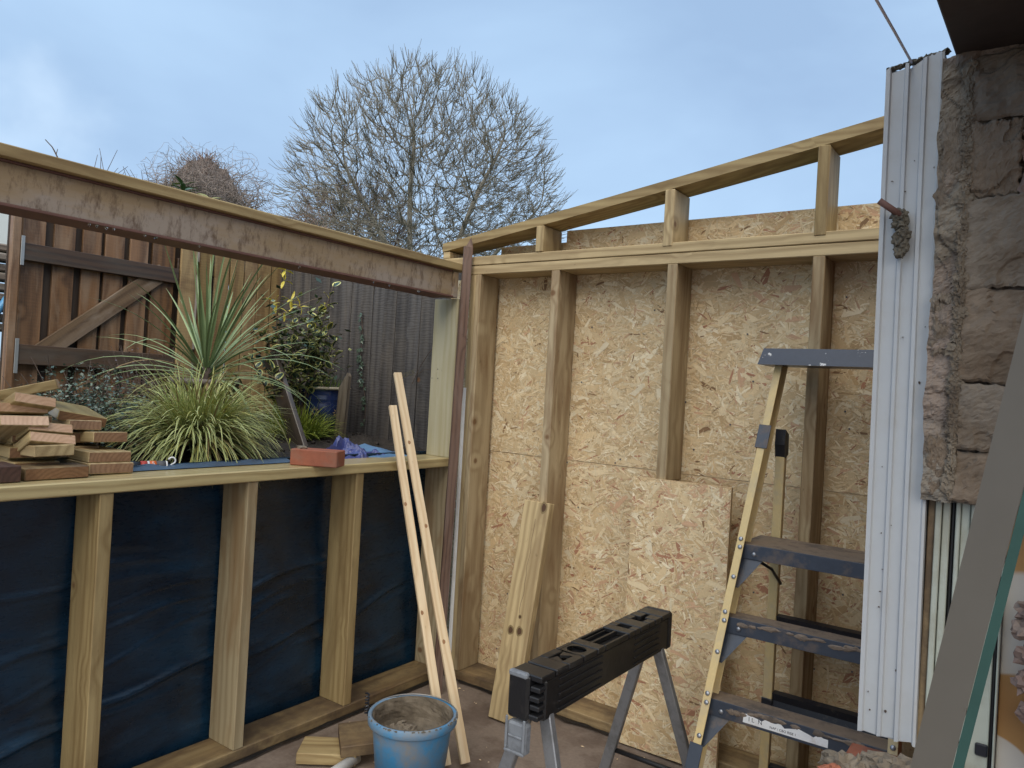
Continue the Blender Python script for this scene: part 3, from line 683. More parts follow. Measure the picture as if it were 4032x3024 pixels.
# ------------------------------------------------------------------ things leaning in the corner
def broken_batten():
    p0, p1 = V((0.135, -0.205, 0.0)), V((0.030, -0.030, 2.300)); d = (p1 - p0).normalized()
    m = frame((p0 + p1) / 2, d, (0.82, -0.57, 0.05)); L = (p1 - p0).length; w, h = 0.046, 0.02
    vs = []; N = 30
    for i in range(N + 1):
        x = -L / 2 + L * i / N
        for a, b in ((-1, -1), (1, -1), (1, 1), (-1, 1)): vs.append(V((x, a * w / 2 + 0.0015 * noise.noise(V((x * 9, a, b))), b * h / 2)))
    fs = [(i * 4 + k, i * 4 + (k + 1) % 4, (i + 1) * 4 + (k + 1) % 4, (i + 1) * 4 + k) for i in range(N) for k in range(4)]
    fs.append((3, 2, 1, 0)); t = N * 4; e0 = len(vs)
    for q in ((0.010, -0.4), (0.005, 0.5)): vs.append(V((L / 2 + q[0], q[1] * w / 2, 0)))
    vs.append(V((L / 2 + 0.055, -0.012, 0.002)))
    fs += [(t, t + 1, e0 + 1), (t + 1, t + 2, e0 + 1), (t + 2, t + 3, e0 + 1), (t + 3, t, e0 + 2), (t + 3, e0 + 2, e0 + 1), (t, e0 + 1, e0 + 2)]
    me = mesh_from(vs, fs, [M['red_wood']])
    tag(put('batten', me, None, m), 'tall weathered reddish batten with a splintered tip leaning in the corner', 'batten')
broken_batten()
g_b = 'fresh battens leaning on the sill'
tag(beam('batten', (0.70, -0.668, 0.012), (-0.105, -0.372, 1.605), 0.040, 0.019, M['white_pine'], up=(0.86, -0.48, 0.5), bev=0.0015), 'longer pale pine batten leaning on the sill, right of its twin', 'batten', g_b)
tag(beam('batten', (0.655, -0.735, 0.012), (-0.062, -0.436, 1.440), 0.038, 0.019, M['white_pine'], up=(0.86, -0.48, 0.5), bev=0.0015), 'shorter pale pine batten leaning on the sill, left of its twin', 'batten', g_b)
tag(beam('plank', (0.566, -0.222, 0.0), (0.566, -0.018, 1.01), 0.150, 0.045, M['treated'], up=(0.0, -1, 0.2), bev=0.003), 'thick knotty greenish plank leaning against the chipboard wall left of the trestle', 'plank')
pk_ = bpy.data.objects['plank.001'] if 'plank.001' in bpy.data.objects and bpy.data.objects['plank.001'].parent is None else bpy.data.objects['plank']
def knot(par, x, y, z, rx, ry, mat='knot_dark', nz=1):
    pts = [(x + rx * math.cos(a) * (1 + 0.12 * math.sin(3 * a)), y + ry * math.sin(a), z) for a in [i * math.pi / 7 for i in range(14)]]
    me = mesh_from(*prism(pts, (0, 0, 0.0005 * nz)), [M[mat]]); o = bpy.data.objects.new('knot', me); C.objects.link(o); o.parent = par
for x, y, r1, r2 in ((-0.105, 0.028, 0.015, 0.012), (-0.100, -0.022, 0.016, 0.012), (-0.035, -0.012, 0.007, 0.006), (0.490, -0.045, 0.020, 0.012)):
    knot(pk_, x, y, 0.0226, r1 * 1.5, r2 * 1.6, 'knot_halo'); knot(pk_, x, y, 0.0232, r1, r2)
crk = [(-0.02 + 0.45 * i / 20, -0.006 + 0.010 * noise.noise(V((i * 0.35, 0, 0))), 0.0226) for i in range(21)]
me = mesh_from(*prism(crk + [(x, y - 0.0016, z) for x, y, z in crk[::-1]], (0, 0, 0.0004)), [M['knot_dark']]); o = bpy.data.objects.new('drying_crack', me); C.objects.link(o); o.parent = pk_
for b_, ks in ((bpy.data.objects['batten.001'], (0.52, 0.10, -0.42)), (bpy.data.objects['batten.002'], (0.30, -0.2))):
    for x in ks: knot(b_, x, U(-0.008, 0.012), 0.0096, 0.010, 0.007, 'knot_red')
# offcuts and pipe on the floor
def blk(name, c, size, yaw, mat, label, pitch=0, roll=0, endmat=None, group=None, cat='offcut', bev=0.003, rag=0.0):
    m = Matrix.Translation(c) @ Matrix.Rotation(R(yaw), 4, 'Z') @ Matrix.Rotation(R(pitch), 4, 'Y') @ Matrix.Rotation(R(roll), 4, 'X')
    me = box_mesh(*size, bev, mat, endmat, rag)
    return tag(put(name, me, None, m), label, cat, group)
blk('timber_offcut', (0.235, -0.985, 0.024), (0.24, 0.150, 0.045), 38, M['treated'], 'yellowish timber offcut flat on the floor beneath a darker one', endmat=M['endgrain_dark'], group='offcuts on the floor')
blk('timber_offcut', (0.318, -0.900, 0.075), (0.165, 0.190, 0.047), 52, M['plate'], 'brown muddy square offcut lying tilted on another beside the blue bucket', pitch=-3, roll=4, endmat=M['dark_end'], group='offcuts on the floor')
tag(tube('pipe', [(0.355, -0.945, 0.022), (0.405, -1.29, 0.022)], 0.021, M['pipe'], n=20), 'short white plastic pipe on the floor beside the offcuts', 'pipe')

ch = []
for k in range(110):
    x, y = U(0.05, 2.0), -1.5 * random.random() ** 1.3 - 0.03; a = U(0, 6.28); L = random.choice((0.003, 0.004, 0.006, 0.009)); w = L * U(0.2, 0.6)
    z = 0.0015 + 0.002 * random.random(); c_, s_ = math.cos(a), math.sin(a)
    ch.append(prism([(x + L * c_, y + L * s_, z), (x - w * s_, y + w * c_, z + U(0, 0.003)), (x - L * c_, y - L * s_, z), (x + w * s_, y - w * c_, z)], (0, 0, 0.001)))
tag(world_mesh('wood_chips', *join_geo(ch), M['white_pine']), 'sawdust and small wood chips scattered on the floor', 'debris', kind='stuff')
# ------------------------------------------------------------------ bucket
def bucket():
    c = V((0.655, -0.955, 0.0)); p = empty('bucket', c, 'muddy blue bucket of mortar rubble on the floor with a wire handle', 'bucket')
    prof = [(0.118, 0.0), (0.122, 0.006), (0.152, 0.262), (0.166, 0.264), (0.170, 0.270), (0.170, 0.296), (0.164, 0.301), (0.156, 0.298), (0.152, 0.262), (0.130, 0.06), (0.0, 0.06)]
    lathe('bucket_body', prof, c, M['bucket'], p, 48)
    vs, fs = [], []; n, m_ = 48, 22
    for j in range(m_ + 1):
        for k in range(n):
            q_ = j / m_; t = 2 * math.pi * k / n
            if q_ < 0.62: r = 0.143 * q_ / 0.62; h = 0.195 + 0.020 * (q_ / 0.62) ** 2
            else: r = 0.143 + 0.011 * (q_ - 0.62) / 0.38; h = 0.215 + 0.083 * (q_ - 0.62) / 0.38
            x, y = r * math.cos(t), r * math.sin(t)
            f_ = noise.fractal(V((x * 16, y * 16, h * 16)), 0.6, 2.1, 6)
            if q_ < 0.62: h += 0.016 * f_ + 0.012 * noise.noise(V((x * 9, y * 9, 2)))
            elif j < m_: x *= 1 - 0.05 * (f_ + 0.3); y *= 1 - 0.05 * (f_ + 0.3)
            vs.append(c + V((x, y, h)))
    fs = [(j * n + k, j * n + (k + 1) % n, (j + 1) * n + (k + 1) % n, (j + 1) * n + k) for j in range(m_) for k in range(n)]
    rimd = [lump(c + V((0.165 * math.cos(a), 0.165 * math.sin(a), 0.297)), (U(0.003, 0.009), U(0.003, 0.009), U(0.002, 0.004)), k, 0.6, 1) for k, a in enumerate([0.9 + random.gauss(0, 1.1) if k_ % 3 else U(0, 6.28) for k_ in range(90)])]
    o = world_mesh('mortar_crust', *join_geo(rimd), M['mortar_dark'], p); o['kind'] = 'stuff'
    world_mesh('mortar_fill', vs, fs, M['bucket_mortar'], p, centre=c)
    rbb = [lump(c + V((U(-0.10, 0.07), U(-0.11, 0.03), 0.222 + U(-0.004, 0.012))), (U(0.008, 0.026), U(0.008, 0.022), U(0.006, 0.014)), k + 9, 0.7, 2) for k in range(34)]
    o = world_mesh('rubble', *join_geo(rbb), M['mortar'], p); o['kind'] = 'stuff'
    world_mesh('brick_shard', *lump(c + V((0.040, -0.080, 0.236)), (0.040, 0.026, 0.020), 4, 0.5, 2), M['brick'], p)
    world_mesh('brick_shard', *lump(c + V((-0.035, -0.060, 0.226)), (0.050, 0.038, 0.018), 7, 0.7, 2), M['mortar'], p)
    hp = [c + V((0.172 * math.cos(t), 0.172 * math.sin(t), 0.285)) for t in (R(205), R(25))]
    ax = V((math.cos(R(115)), math.sin(R(115)), 0)); pts = []
    for i in range(25):
        t = math.pi * i / 24; mid = (hp[0] + hp[1]) / 2; h_ = (hp[1] - hp[0]) / 2
        pts.append(mid - h_ * math.cos(t) + ax * 0.150 * math.sin(t) + V((0, 0, 0.016 * math.sin(t) + 0.006)))
    tube('handle', pts, 0.0028, M['wire'], p, 6)
    sp = [hp[0] + V((-0.012 + 0.007 * math.cos(i * 1.1), -0.008 + 0.007 * math.sin(i * 1.1), -0.02 + 0.0022 * i)) for i in range(40)]
    tube('handle_grip', sp, 0.0035, M['ladder_dark'], p, 5)
bucket()

# ------------------------------------------------------------------ folding trestle (sawhorse)
def trestle():
    c = V((1.412, -0.88, 0)); p = empty('trestle', c, 'folding trestle with a ribbed black plastic top and grey metal legs', 'trestle')
    y0, y1, zt, hb, w = -1.325, -0.435, 0.752, 0.135, 0.100
    x0 = 1.408
    body = slab('beam_body', x0 - w / 2, x0 + w / 2, y0 + 0.03, y1 - 0.02, zt - hb, zt - 0.018, M['black_plastic'], p, axis=1, bev=0.006)
    # ribs on the sides
    for s in (-1, 1):
        for k in range(5):
            z = zt - hb + 0.014 + k * 0.022
            for a, b in ((y0 + 0.10, y0 + 0.36), (y1 - 0.30, y1 - 0.10)):
                slab('side_rib', x0 + s * w / 2 - 0.003, x0 + s * w / 2 + 0.004, a, b, z, z + 0.005, M['black_rubber'], p, axis=1, bev=0.001)
    # top deck out of cells with openings between
    cells = [(0.0, 0.075, None), (0.082, 0.150, None), (0.150, 0.235, 'v'), (0.240, 0.32, 'o'), (0.326, 0.375, None), (0.375, 0.535, 'tray'), (0.54, 0.59, None), (0.59, 0.625, 'slot'), (0.63, 0.70, None), (0.70, 0.745, 'slot'), (0.75, 0.80, 'slot2'), (0.806, 0.89, None)]
    for a, b, kd in cells:
        ya, yb = y0 + a, y0 + b
        if kd is None:
            slab('top_slat', x0 - w / 2 - 0.003, x0 + w / 2 + 0.003, ya, yb - 0.002, zt - 0.0175, zt, M['black_plastic'], p, axis=0, bev=0.003)
        else:
            e1 = {'v': 0.030, 'o': 0.016, 'tray': 0.010, 'slot': 0.030, 'slot2': 0.045}[kd]
            for s in (-1, 1):
                xa, xb = sorted((x0 + s * (w / 2 + 0.003), x0 + s * (w / 2 + 0.003 - e1)))
                slab('top_slat', xa, xb, ya, yb - 0.002, zt - 0.0175, zt, M['black_plastic'], p, axis=1, bev=0.002)
            if kd == 'tray':
                slab('tray_divider', x0 - 0.004, x0 + 0.004, ya, yb, zt - 0.0175, zt - 0.002, M['black_plastic'], p, axis=1, bev=0.001)
                slab('tray_divider', x0 - 0.038, x0 - 0.034, ya, yb, zt - 0.0175, zt - 0.006, M['black_plastic'], p, axis=1, bev=0.001)
            if kd == 'o':
                vs, fs = [], []
                for k in range(24):
                    t = 2 * math.pi * k / 24
                    cx_, cy_ = x0, (ya + yb) / 2
                    vs.append((cx_ + 0.032 * math.cos(t), cy_ + 0.030 * math.sin(t), zt - 0.001)); sc = max(abs(math.cos(t)) / (w / 2 - 0.013), abs(math.sin(t)) / ((yb - ya) / 2 - 0.001))
                    vs.append((cx_ + math.cos(t) / sc, cy_ + math.sin(t) / sc, zt - 0.001))
                fs = [(2 * k, 2 * k + 1, (2 * k + 3) % 48, (2 * k + 2) % 48) for k in range(24)]
                world_mesh('round_hole_plate', vs, fs, M['black_plastic'], p)
            if kd == 'v':
                yc = (ya + yb) / 2
                for s in (-1, 1):
                    world_mesh('notch_plate', *prism([(x0 - 0.022, yc + s * 0.041, zt - 0.002), (x0 + 0.022, yc + s * 0.041, zt - 0.002), (x0 + 0.022, yc + s * 0.030, zt - 0.002), (x0 - 0.012, yc + s * 0.006, zt - 0.002)][::s], (0, 0, -0.008)), M['black_plastic'], p)
    # near end block with broken corner, far end block
    slab('end_block', x0 - w / 2 - 0.004, x0 + 0.018, y0 - 0.012, y0 + 0.029, zt - hb + 0.002, zt - 0.002, M['black_plastic'], p, axis=2, bev=0.008)
    slab('end_cap', x0 - w / 2 - 0.002, x0 + 0.012, y0 - 0.016, y0 + 0.004, zt - 0.014, zt + 0.004, M['clip_grey'], p, axis=0, bev=0.005)
    for k in range(4):
        z = zt - hb + 0.012 + k * 0.026
        slab('end_rib', x0 + 0.019, x0 + w / 2 + 0.002, y0 - 0.010 + 0.004 * (k % 2), y0 + 0.028, z, z + 0.015, M['black_rubber'], p, axis=0, bev=0.003)
    slab('end_block', x0 - w / 2 - 0.004, x0 + w / 2 + 0.004, y1 - 0.0195, y1 + 0.012, zt - hb - 0.004, zt + 0.002, M['black_plastic'], p, axis=2, bev=0.009)
    # grey latch on the near end
    zc = zt - hb
    slab('latch', x0 - 0.046, x0 + 0.022, y0 - 0.020, y0 + 0.012, zc - 0.092, zc - 0.004, M['clip_grey'], p, axis=2, bev=0.006)
    for a in (-0.046, 0.014): slab('latch_arm', x0 + a, x0 + a + 0.008, y0 - 0.027, y0 - 0.0205, zc - 0.08, zc + 0.012, M['clip_grey'], p, axis=2, bev=0.002)
    slab('latch_bar', x0 - 0.046, x0 + 0.022, y0 - 0.028, y0 - 0.0205, zc - 0.089, zc - 0.0805, M['clip_grey'], p, axis=0, bev=0.002)
    slab('latch_bar', x0 - 0.036, x0 + 0.013, y0 - 0.026, y0 - 0.0205, zc - 0.045, zc - 0.038, M['clip_grey'], p, axis=0, bev=0.002)
    # legs
    for s in (-1, 1):
        for (ya, yo) in ((y0 + 0.07, -0.05), (y1 - 0.06, 0.075)):
            top = V((x0 + s * 0.030, ya, zt - hb + 0.01)); foot = V((x0 + s * 0.215, ya + yo, 0.012))
            beam('leg', top, foot, 0.040, 0.026, M['grey_steel'], p, up=(0, 1 if yo > 0 else -1, 0), bev=0.003)
            beam('foot', foot + (top - foot) * 0.0, foot + (top - foot) * 0.06, 0.046, 0.032, M['black_rubber'], p, up=(0, 1, 0), bev=0.003)
    for ya in (y0 + 0.035, y1 + 0.003):
        tube('cross_bar', [(x0 - 0.168, ya, 0.165), (x0 + 0.168, ya, 0.165)], 0.010, M['black_rubber'], p, 10)
trestle()

# ------------------------------------------------------------------ step ladder
def ladder():
    p = empty('step_ladder', (1.95, -0.35, 0), 'yellow fibreglass step ladder with muddy slate blue steps beside the white frame', 'ladder')
    xc = 1.955
    def fx(z): return 0.245 + (1.72 - z) * 0.048          # half width of the front
    def fy(z): return -0.10 - (1.72 - z) * 0.365
    def fpt(s, z): return V((xc + s * fx(z), fy(z), z))
    for s in (-1, 1):
        a, b = fpt(s, 0.0), fpt(s, 1.735)
        # C-shaped rail: web plus two lips
        d = (b - a).normalized()
        nrm = V((0, -1, 0)); nrm = (nrm - d * nrm.dot(d)).normalized(); sd_ = V((s, 0, 0))
        beam('front_rail', a, b, 0.0045, 0.075, M['ladder_yellow'], p, up=nrm, bev=0.001)
        off = nrm * 0.036 - sd_ * 0.012
        r_ = beam('front_rail', a + off, b + off, 0.028, 0.0045, M['ladder_yellow'], p, up=nrm, bev=0.001)
        off = -nrm * 0.036 - sd_ * 0.012
        beam('front_rail', a + off, b + off, 0.028, 0.0045, M['ladder_yellow'], p, up=nrm, bev=0.001)
        # collar near the top and boot near the bottom
        for z0, z1 in ((1.375, 1.462), (0.295, 0.375)):
            q0, q1 = fpt(s, z0), fpt(s, z1)
            beam('collar', q0 + nrm * 0.0405 - sd_ * 0.012, q1 + nrm * 0.0405 - sd_ * 0.012, 0.046, 0.004, M['ladder_steel'], p, up=nrm, bev=0.001)
            beam('collar', q0 + sd_ * 0.005, q1 + sd_ * 0.005, 0.004, 0.082, M['ladder_steel'], p, up=nrm, bev=0.001)
        # rear leg
        xr = xc + s * 0.222
        beam('rear_rail', (xr, -0.085, 0.0), (xr, -0.085, 1.43), 0.036, 0.030, M['ladder_yellow'], p, up=(0, -1, 0), bev=0.002)
        vs, fs = prism([(xr - 0.019, -0.108, 1.46), (xr - 0.019, -0.060, 1.44), (xr - 0.019, -0.055, 1.36), (xr - 0.019, -0.098, 1.345), (xr - 0.019, -0.115, 1.40)], (0.038, 0, 0))
        world_mesh('hinge_plate', vs, fs, M['ladder_dark'], p)
        tube('spreader', [(xr - s * 0.03, -0.105, 0.86), (xr - s * 0.02, -0.2, 0.93), (xc + s * (fx(1.0) - 0.02), fy(1.0) + 0.03, 1.0)], 0.006, M['ladder_dark'], p, 6)
        beam('collar', (xr, -0.085, 0.335), (xr, -0.085, 0.405), 0.042, 0.038, M['ladder_dark'], p, up=(0, -1, 0), bev=0.002)
        for z in (0.70, 0.40):
            beam('rear_brace', (xr - s * 0.012, -0.075, z - 0.085), (xr - s * 0.10, -0.075, z + 0.0), 0.014, 0.006, M['ladder_dark'], p, up=(0, 1, 0), bev=0.001)
    # top cap
    vs, fs = prism([(xc - 0.300, -0.195, 1.708), (xc - 0.285, -0.175, 1.772), (xc - 0.285, -0.030, 1.772), (xc - 0.300, -0.010, 1.708)], (0.59, 0, 0))
    world_mesh('top_cap', vs, fs, M['ladder_cap'], p)
    # steps
    def step(z, depth, name, front=0.056, mud=True):
        y = fy(z) - 0.022; hx = fx(z) - 0.004
        slab(name, xc - hx, xc + hx, y + 0.004, y + depth, z - 0.003, z, M['ladder_mud'], p, axis=0, bev=0.001)
        slab('step_front', xc - hx, xc + hx, y, y + 0.0038, z - front, z + 0.0005, M['ladder_steel'], p, axis=0, bev=0.001)
        slab('step_front', xc - hx, xc + hx, y + depth, y + depth + 0.003, z - 0.030, z - 0.0005, M['ladder_steel'], p, axis=0, bev=0.001)
        for s in (-1, 1):
            x = xc + s * hx
            world_mesh('gusset', *prism([(x, y + 0.006, z - front), (x - s * 0.085, y + 0.006, z - front), (x - s * 0.018, fy(z - 0.14) - 0.016, z - 0.152), (x + s * 0.004, fy(z - 0.14) - 0.016, z - 0.152)], (0, 0.003, 0)), M['ladder_steel'], p)
            for q in (0.055,):
                rv(V((x - s * q, y - 0.001, z - front * 0.62)), (0, -1, 0))
            for dz in (0.006, -0.022, -0.125):
                pt = fpt(s, z + dz) ; d = V((0, -0.94, 0.34)); rv(pt + d * 0.040 - V((s, 0, 0)) * (0.012 + (0.003 if dz < 0 else 0)), d)
        return y
    bmr = bmesh.new(); bmesh.ops.create_uvsphere(bmr, u_segments=10, v_segments=6, radius=0.0085)
    bmesh.ops.scale(bmr, vec=(1, 1, 0.5), verts=bmr.verts); rme = bpy.data.meshes.new('rivet'); bmr.to_mesh(rme); bmr.free(); rme.materials.append(M['rivet'])
    rme.polygons.foreach_set('use_smooth', [True] * len(rme.polygons))
    def rv(pt, d): put('rivet', rme, p, Matrix.Translation(pt) @ V(d).to_track_quat('Z', 'Y').to_matrix().to_4x4())
    step(1.040, 0.245, 'platform', 0.052)
    ys = {}
    for z, nm in ((0.790, 'step'), (0.525, 'step'), (0.262, 'step')): ys[z] = step(z, 0.088, nm)
    # wet mud caked on the front edge of two steps
    for z in (0.790, 0.525):
        ms = []
        for k in range(26):
            x = xc - 0.22 + 0.43 * random.random() ** 1.2
            ms.append(lump((x, ys[z] - 0.001, z - 0.008 - 0.022 * abs(noise.noise(V((x * 9, z, 0))))), (U(0.010, 0.024), 0.0028, U(0.004, 0.011)), k, 0.5, 2))
        o = world_mesh('caked_mud', *join_geo(ms), M['ladder_mud'], p); o['kind'] = 'stuff'
    # torn white label on the lowest step in view
    z = 0.525; y = ys[z] - 0.0012
    top = [(xc - 0.165 + 0.27 * i / 18, y, z - 0.018 + 0.004 * math.sin(i * 1.7) - (0.010 if i in (4, 9, 15) else 0)) for i in range(19)]
    lab = world_mesh('label', *prism([(xc - 0.167, y, z - 0.046), (xc + 0.105, y, z - 0.046)] + top[::-1], (0, -0.0008, 0)), M['print_white'], p)
    text_obj('label_print', 'I L  N', 0.020, frame((xc - 0.125, y - 0.0012, z - 0.031), (1, 0, 0), (0, -1, 0)), M['ink'], lab)
    text_obj('label_print', 'NAP / CBO RISE 1', 0.011, frame((xc - 0.035, y - 0.0012, z - 0.036), (1, 0, 0), (0, -1, 0)), M['ink'], lab)
    # dark bars across the back
    for z in (0.70, 0.40, 0.115):
        vs, fs = prism([(xc - 0.203, -0.100, z + 0.030), (xc - 0.203, -0.070, z + 0.034), (xc - 0.203, -0.066, z - 0.026), (xc - 0.203, -0.098, z - 0.030), (xc - 0.203, -0.090, z)], (0.406, 0, 0))
        world_mesh('rear_bar', vs, fs, M['ladder_dark'], p)
ladder()

# ------------------------------------------------------------------ white profile and the broken house wall
def white_post():
    p = empty('white_frame_post', (2.27, -0.97, 0.72), 'tall white ridged plastic door frame post spotted with dirt beside the broken wall', 'frame post')
    x0, w = 2.204, 0.132; z0, z1 = 0.735, 2.440
    prof = [(0.0, 0.012), (0.0, 0.0), (0.010, 0.0), (0.013, 0.008), (0.042, 0.006), (0.045, 0.0), (0.053, -0.001), (0.0555, 0.008), (0.082, 0.005), (0.085, -0.002), (0.0935, -0.003), (0.096, 0.006), (0.122, 0.003), (0.126, -0.001), (0.132, 0.001), (0.132, 0.10), (0.0, 0.10)]
    n = len(prof); vs, fs = [], []; NZ = 40
    for j in range(NZ + 1):
        for i, (a, b) in enumerate(prof):
            z = z0 + (z1 - z0) * j / NZ
            if j == NZ: z += 0.014 * noise.noise(V((i * 1.7, 0, 3))) + 0.020 * (a / w) - (0.012 if 2 < i < 5 or 6 < i < 9 else 0)
            if j == 0: z += 0.012 * noise.noise(V((i * 1.3, 5, 3)))
            vs.append((x0 + a + 0.022 * (1 - j / NZ) * 0.7, -1.0 + b, z))
    fs = [(j * n + i, j * n + (i + 1) % n, (j + 1) * n + (i + 1) % n, (j + 1) * n + i) for j in range(NZ) for i in range(n)]
    fs += [tuple(range(n))[::-1], tuple(NZ * n + i for i in range(n))]
    b = world_mesh('profile', vs, fs, M['white_frame'], p)
    sp = []
    for k in range(22):
        x, z = x0 + U(0.01, 0.125), z0 + 0.05 + 1.5 * random.random() ** 1.6
        sp.append(lump((x + 0.010, -1.0 + 0.003, z), (U(0.001, 0.0035), 0.002, U(0.001, 0.004)), k, 0.6, 1))
    o = world_mesh('dirt_speck', *join_geo(sp), M['twig'], p); o['kind'] = 'stuff'
    rags = [lump((x0 + 0.008 + 0.125 * k / 11, -0.985, z1 + 0.004 + 0.020 * k / 11), (0.010, 0.012, 0.006), k, 0.8, 2) for k in range(12)]
    o = world_mesh('crumbled_top', *join_geo(rags), M['mortar_dark'], p); o['kind'] = 'stuff'
white_post()
def clump():
    p = empty('mortar_clump', (2.27, -1.02, 2.03), 'dark clump of old mortar with a rusty bolt stuck on the white post', 'mortar')
    parts = [lump((2.262 + U(-0.012, 0.012), -1.016, 2.055 - k * 0.0135), (U(0.012, 0.022), 0.016, U(0.012, 0.020)), k, 0.6, 3) for k in range(8)]
    world_mesh('mortar_mass', *join_geo(parts), M['mortar_dark'], p)
    tube('bolt', [(2.212, -1.045, 2.088), (2.262, -1.022, 2.050)], 0.0085, M['rust_dark'], p, 10)
clump()
HW = empty('house_wall', (2.5, -1.0, 0), 'broken old house wall with crumbling render and a dark lintel over the opening', 'wall')
def jamb():
    # front of the broken jamb: rough stone and render, facing the room
    x0, x1, z0, z1 = 2.336, 2.76, 1.345, 2.44; nx, nz = 110, 280; vs, fs = [], []
    for j in range(nz + 1):
        z = z0 + (z1 - z0) * j / nz
        edge = x0 + 0.010 * noise.noise(V((z * 6, 0, 1))) + 0.006 * noise.noise(V((z * 23, 0, 4)))
        ridge = 2.400 + 0.016 * noise.noise(V((z * 5, 3, 2))) + 0.008 * noise.noise(V((z * 19, 3, 2)))
        for i in range(nx + 1):
            x = edge + (x1 - edge) * i / nx
            q = V((x, z, 0))
            d = 0.013 * noise.fractal(q * 7, 0.55, 2.1, 8) + 0.012 * max(0, noise.noise(q * 11 + V((9, 0, 0)))) ** 1.5
            c0 = noise.noise(q * 6 + V((0, 0, 7))); d += 0.006 if c0 > 0.12 else (0.0 if c0 > -0.2 else -0.005)
            if x > ridge: d -= 0.010 * min(1, (x - ridge) / 0.010)
            d += 0.004 * math.exp(-((x - ridge) / 0.010) ** 2) * (0.5 + noise.noise(V((z * 14, 8, 0))))
            for zc, am in ((1.86, 0.006), (2.06, 0.008), (2.26, 0.006), (1.62, 0.006), (1.47, 0.005)):
                zz = zc + 0.030 * noise.fractal(V((x * 6, zc, 0)), 0.6, 2.0, 6)
                d -= am * math.exp(-((z - zz) / 0.004) ** 2) * (0.6 + 0.6 * noise.noise(V((x * 12, zc * 3, 0))))
            zb = z
            if j == 0: zb = z + 0.012 * noise.noise(V((x * 20, 0, 0)))
            if j == nz: zb = z - 0.10 * max(0, 1 - (x - edge) / 0.05) + 0.01 * noise.noise(V((x * 30, 0, 0)))
            vs.append((x, -1.02 - d, zb))
    fs = [(j * (nx + 1) + i, j * (nx + 1) + i + 1, (j + 1) * (nx + 1) + i + 1, (j + 1) * (nx + 1) + i) for j in range(nz) for i in range(nx)]
    # returns into the thickness of the wall
    def strip(idx, dv):
        b = len(vs)
        for k in idx: v = vs[k]; vs.append((v[0] + dv[0], v[1] + dv[1], v[2] + dv[2]))
        for k in range(len(idx) - 1): fs.append((idx[k], b + k, b + k + 1, idx[k + 1]))
    strip([j * (nx + 1) for j in range(nz + 1)], (0.004, 0.19, 0))
    strip([i for i in range(nx + 1)][::-1], (0, 0.19, 0.01))
    strip([nz * (nx + 1) + i for i in range(nx + 1)], (0, 0.19, 0))
    world_mesh('broken_render', vs, fs, M['jamb'], HW, centre=(2.5, -1.0, 1.9))
    rs = random.Random(6)
    def block(x0, x1, z0, z1, mt, seed, proud=0.034):
        nx, nz = 44, max(8, int((z1 - z0) / 0.006)); vs = []
        for j in range(nz + 1):
            for i in range(nx + 1):
                u, v = i / nx, j / nz
                ex = min(u, 1 - u) * (x1 - x0); ez = min(v, 1 - v) * (z1 - z0); ed = min(ex, ez)
                x = x0 + (x1 - x0) * u + 0.014 * noise.fractal(V((v * 4, seed, 1)), 0.6, 2.0, 5) * (1 if u in (0, 1) else 0.6)
                z = z0 + (z1 - z0) * v + 0.010 * noise.fractal(V((u * 5, seed, 9)), 0.6, 2.0, 5)
                q = V((x, z, seed * 0.37))
                d = 0.0075 * noise.fractal(q * 11, 0.5, 2.2, 8) - 0.006 * max(0, 1 - ed / 0.008) ** 2 + 0.004 * noise.noise(q * 5)
                if noise.noise(q * 9) > 0.22: d -= 0.007
                vs.append((x, -1.0 - proud - d, z))
        fs = [(j * (nx + 1) + i, j * (nx + 1) + i + 1, (j + 1) * (nx + 1) + i + 1, (j + 1) * (nx + 1) + i) for j in range(nz) for i in range(nx)]
        world_mesh('stone', vs, fs, M[mt], HW)
    block(2.398, 2.76, 2.262, 2.425, 'stone_grey', 2)
    block(2.398, 2.508, 2.078, 2.260, 'stone_brown', 3); block(2.510, 2.76, 2.075, 2.260, 'stone_pink', 4)
    block(2.398, 2.76, 1.860, 2.075, 'stone_grey', 5); block(2.398, 2.76, 1.635, 1.858, 'stone_brown', 6)
    block(2.399, 2.76, 1.474, 1.632, 'stone_grey', 7); block(2.400, 2.76, 1.352, 1.472, 'stone_brown', 8)
    block(2.340, 2.392, 2.06, 2.28, 'stone_grey', 11, 0.028); block(2.342, 2.392, 1.70, 1.85, 'stone_grey', 12, 0.026); block(2.345, 2.396, 1.36, 1.50, 'stone_brown', 13, 0.03)
    cr_ = [lump((2.398 + 0.012 * noise.noise(V((k * 0.9, 0, 0))), -1.030, 1.36 + k * 0.0135), (U(0.006, 0.016), 0.008, U(0.008, 0.022)), k, 0.7, 3, 2.5) for k in range(78)]
    o = world_mesh('mortar_ridge', *join_geo(cr_), M['mortar'], HW); o['kind'] = 'stuff'
jamb()
beam('lintel', (2.571, -6.5, 2.045), (2.571, -0.862, 2.543), 0.42, 0.185, M['lintel'], HW, bev=0.004)
slab('upper_wall', 2.385, 2.78, -6.5, -0.93, 2.66, 4.3, M['brick'], HW, axis=1, bev=0.0)  # unseen house wall over the lintel, added to shade the room
slab('upper_wall', 2.66, 2.90, -1.25, -0.80, 0.0, 2.43, M['brick'], HW, axis=2, bev=0.0)
slab('end_wall', 2.345, 2.60, -0.80, 0.9, 0.0, 2.40, M['brick'], HW, axis=1, bev=0.0)  # unseen house wall behind the post, added to keep light off the right bay
